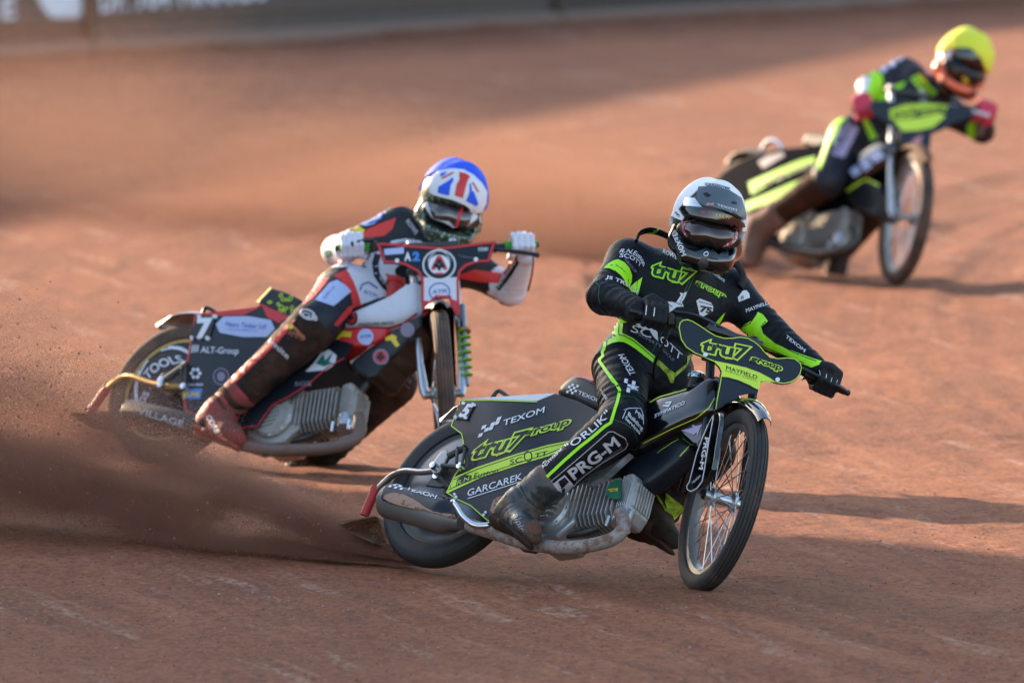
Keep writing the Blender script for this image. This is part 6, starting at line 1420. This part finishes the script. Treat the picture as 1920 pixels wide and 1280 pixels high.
# ------------------------------------------------------------------ rider of the far motorcycle
def rider3():
    J = dict(head=('Y', 1806, 118, 59.85), neck=('Y', 1760, 180, 59.97), shR=('Y', 1694, 138, 60.05), shL=('Y', 1775, 208, 60.05), chest=('Y', 1724, 182, 59.98), pel=('l', 1614, 262, .05),
             elR=('Y', 1630, 164, 59.94), wrR=('Y', 1620, 200, 59.76), elL=('Y', 1842, 246, 60.02), wrL=('Y', 1848, 220, 59.88),
             hipR=('l', 1590, 262, -.06), hipL=('l', 1640, 272, .12), knR=('l', 1552, 338, -.19), anR=('l', 1425, 426, -.21), toeR=('l', 1408, 478, -.21), knL=('l', 1650, 380, .30), anL=('l', 1580, 458, .30), toeL=('l', 1568, 492, .30))
    p, W = person(J, B3, 'blurred rider in black and lime suit with yellow helmet cover on the farthest motorcycle', h=.012, mats=('suit_navy', 'leg_brown'), torso=(.165, .115, .145, .105), regions=[(1, 'knR', 'anR', .05, 1.1, .12), (1, 'knL', 'anL', 0, 1.1, .12)], arm=1.12)
    patch(p, XB([(300, 640), (340, 500), (400, 455), (460, 490), (470, 560), (460, 680), (420, 740), (330, 720)]), 'neon', 'sleeve_panel'); patch(p, XB([(200, 680), (240, 570), (300, 510), (360, 530), (320, 640), (290, 715)]), 'print_white', 'sleeve_panel', .003)
    patch(p, XB([(420, 740), (480, 660), (560, 600), (690, 555), (660, 600), (560, 680), (480, 745)]), 'neon', 'side_panel'); patch(p, XB([(725, 530), (800, 490), (850, 530), (900, 600), (970, 660), (920, 700), (850, 680), (790, 610)]), 'neon', 'chest_panel'); text(p, 'tru7group', XB([(750, 530)])[0], XB([(920, 690)])[0], (7, -5), 'print_black', bold=.03, off=.004)
    patch(p, XB([(800, 375), (860, 350), (950, 390), (930, 415), (830, 400)]), 'leopard', 'shoulder_panel'); patch(p, XB([(690, 300), (740, 285), (770, 305), (720, 330)]), 'leopard', 'shoulder_panel')
    for x, y in ((480, 450), (560, 400), (630, 340)): patch(p, oval(XB([(x, y)])[0], 7, 5, -.6), 'blue_pale', 'emblem')
    patch(p, oval(XB([(890, 465)])[0], 8, 6, .6), 'violet_print', 'emblem')
    patch(p, XB([(1245, 1080), (1250, 960), (1310, 890), (1360, 880), (1330, 960), (1320, 1090)]), 'neon', 'sleeve_panel'); patch(p, XB([(1340, 1060), (1350, 940), (1410, 890), (1430, 950), (1390, 1060)]), 'purple_grey', 'emblem')
    patch(p, XB([(0, 1150), (0, 980), (60, 880), (130, 810), (165, 830), (90, 930), (40, 1050)]), 'neon', 'side_panel'); patch(p, XB([(20, 1090), (60, 1000), (150, 930), (245, 990), (190, 1110), (110, 1260), (0, 1230)]), 'violet_print', 'thigh_panel'); text(p, 'FURDO', XB([(50, 1230)])[0], XB([(200, 960)])[0], (-14, -9), 'print_black', bold=.02, off=.004)
    patch(p, XB([(270, 890), (320, 900), (400, 1040), (430, 1100), (370, 1130), (320, 1020)]), 'neon', 'side_panel'); line(p, XA([(600, 430), (560, 520), (530, 610), (505, 680)]), 7, 'neon', 'piping')
    boot(p, W['knR'], W['anR'], W['toeR'], 'boot_brown', 'boot_brown', h=.008, k=1.15); boot(p, W['knL'], W['anL'], W['toeL'], 'boot_mud', 'boot_mud', h=.008, k=1.1, shoe='chrome')
    glove(p, at(1618, 204, 59.755), at(1650, 194, 59.77) - at(1600, 208, 59.75), W['wrR'], 'glove_pink', h=.006, k=1.2); glove(p, at(1848, 211, 59.855), at(1800, 200, 59.83) - at(1865, 214, 59.86), W['wrL'], 'glove_pink', h=.006, k=1.2)
    face = XB([(960, 330), (1080, 255), (1160, 245), (1280, 250), (1370, 340), (1420, 450), (1440, 540), (1400, 640), (1230, 690), (1060, 600), (940, 480)])
    hm, cv, gg, g = helmet(p, at(1807, 118, 59.85), (.20, -.95, -.24), (.42, 0, .9), 'helmet_orange', 'cloth_yellow', .138, face, h=.006, back=-.01, pz=-.02)
    pk = patch(hm, XB([(1110, 400), (1110, 310), (1160, 255), (1270, 260), (1360, 350), (1400, 450), (1390, 510), (1300, 500), (1180, 440)]), 'helmet_black', 'peak', 0, g=4, thick=.018); patch(pk, XB([(1120, 390), (1145, 345), (1270, 390), (1330, 450), (1290, 485), (1180, 440)]), 'blue_bright', 'emblem', .002); patch(hm, XB([(1030, 320), (1070, 265), (1120, 280), (1110, 340), (1060, 370)]), 'print_white', 'side_panel', .001)
    patch(hm, XB([(1010, 540), (1060, 590), (1150, 650), (1240, 672), (1330, 640), (1320, 680), (1220, 710), (1090, 670), (1000, 590)]), 'satin_black', 'chin_guard', .001, thick=.006)
    patch(hm, XB([(1060, 425), (1110, 410), (1200, 455), (1290, 515), (1320, 530), (1300, 575), (1235, 600), (1140, 560), (1065, 495)]), 'satin_black', 'goggle_frame', .001, thick=.004)
    patch(gg, XB([(1050, 440), (1100, 420), (1200, 460), (1290, 520), (1300, 580), (1230, 610), (1140, 570), (1060, 500)]), 'lens_dark', 'lens', .006); patch(gg, XB([(1200, 500), (1250, 520), (1270, 590), (1220, 610)]), 'yellow_print', 'tear_off', .008)
rider3()
# ================================================================== dirt thrown up by the rear wheels: clouds of fine grains
def grain_group():
    g = bpy.data.node_groups.new('grains', 'GeometryNodeTree')
    g.interface.new_socket('Geometry', in_out='INPUT', socket_type='NodeSocketGeometry'); g.interface.new_socket('Geometry', in_out='OUTPUT', socket_type='NodeSocketGeometry')
    a = g.nodes.new('NodeGroupInput'); b = g.nodes.new('NodeGroupOutput'); mp = g.nodes.new('GeometryNodeMeshToPoints'); at_ = g.nodes.new('GeometryNodeInputNamedAttribute'); at_.data_type = 'FLOAT'; at_.inputs['Name'].default_value = 'grain'
    sm = g.nodes.new('GeometryNodeSetMaterial'); sm.inputs['Material'].default_value = MATS['dust']
    g.links.new(a.outputs[0], mp.inputs['Mesh']); g.links.new(at_.outputs[0], mp.inputs['Radius']); g.links.new(mp.outputs[0], sm.inputs['Geometry']); g.links.new(sm.outputs[0], b.inputs[0]); return g
mat('dust', (.27, .125, .078), 1.0, spec=0)
_m = MATS['dust']; _t = _m.node_tree; _b = _t.nodes['Principled BSDF']; _tr = _t.nodes.new('ShaderNodeBsdfTranslucent'); _tr.inputs[0].default_value = (.60, .35, .24, 1)
_df = _t.nodes.new('ShaderNodeBsdfDiffuse'); _df.inputs[0].default_value = (.27, .122, .088, 1); _mx = _t.nodes.new('ShaderNodeMixShader'); _mx.inputs[0].default_value = .42
_t.links.new(_df.outputs[0], _mx.inputs[1]); _t.links.new(_tr.outputs[0], _mx.inputs[2]); _t.links.new(_mx.outputs[0], _t.nodes['Material Output'].inputs['Surface']); _t.nodes.remove(_b)
GRAIN = grain_group()
def plume(name, A, B, r0, r1, w0, w1, n, lab, seed, rmin=.0005, rmax=.0012, p=.8, pw=1.0, streak=(1.6, 9), sag=0.0, big=.004, cut=.25, frac=.004):
    """grains scattered round the line A-B; r = half height, w = half width, growing along it, in streaks and puffs"""
    r = np.random.default_rng(seed); A, B = nv(A), nv(B); d = B - A; L = np.linalg.norm(d); ex = d / L; ey = np.cross([0, 0, 1], ex); ey /= np.linalg.norm(ey); ez = np.cross(ex, ey)
    out = []; need = n
    while need > 0:
        m = int(need * 2.2) + 100
        t = r.random(m) ** pw; y = r.normal(0, .42, m); z = r.normal(0, .42, m)
        q = vnoise(t * L * streak[0] + 5, z * streak[1] * .35 + 9 + seed, seed + 1) + .6 * vnoise(t * L * streak[0] * 2.7, z * streak[1] + y * 2, seed + 2) + .35 * vnoise(t * L * 7, y * 6 + z * 9, seed + 3)
        ok = (r.random(m) < np.clip(.5 + q * 2.1, cut * .2, 1)) & (np.abs(y) < 1.2) & (np.abs(z) < 1.3)
        t, y, z = t[ok], y[ok], z[ok]
        P = A + d * t[:, None] + ey * (y * (w0 + (w1 - w0) * t ** p))[:, None] + ez * (z * (r0 + (r1 - r0) * t ** p))[:, None]
        P[:, 2] += sag * 4 * t * (1 - t); P = P[P[:, 2] > .004]; out.append(P[:need]); need -= len(P)
    P = np.concatenate(out)[:n]
    me = bpy.data.meshes.new(name); me.vertices.add(len(P)); me.vertices.foreach_set('co', (P - A).astype(np.float32).ravel())
    at_ = me.attributes.new('grain', 'FLOAT', 'POINT'); s = rmin + (rmax - rmin) * r.random(len(P)); s = np.where(r.random(len(P)) < frac, rmax + (big - rmax) * r.random(len(P)) ** 2, s); at_.data.foreach_set('value', s.astype(np.float32))
    me.materials.append(MATS['dust']); o = bpy.data.objects.new(name, me); COL.objects.link(o); o.matrix_world = Matrix.Translation(Vector(A)); tag(o, lab, None, None, 'stuff')
    md = o.modifiers.new('grains', 'NODES'); md.node_group = GRAIN
    return o
plume('dirt_plume', gnd(790, 1062) + Vector((0, 0, .02)), at(-330, 728, 45.4), .02, .74, .04, .6, 1700000, 'dark plume of dirt thrown back by the leading motorcycle', 21, .0005, .0010, .95, 1.08, (1.0, 13), sag=-.03, big=.006, frac=.003)
plume('dirt_plume', gnd(300, 868) + Vector((0, .1, .10)), at(-330, 690, 50.5), .08, .55, .1, .8, 260000, 'tan plume of dirt behind the rear wheel of motorcycle numbered 7', 31, .0004, .0009, .8, 1.0, (1.2, 6), frac=.0015)
plume('dust_cloud', at(1400, 470, 60.9), at(-250, 265, 68.0), .16, 1.2, .25, 1.6, 1500000, 'pale sunlit dust hanging behind the farthest motorcycle', 41, .0005, .0012, .6, 1.1, (.45, 2.5), big=.002, frac=.0005)
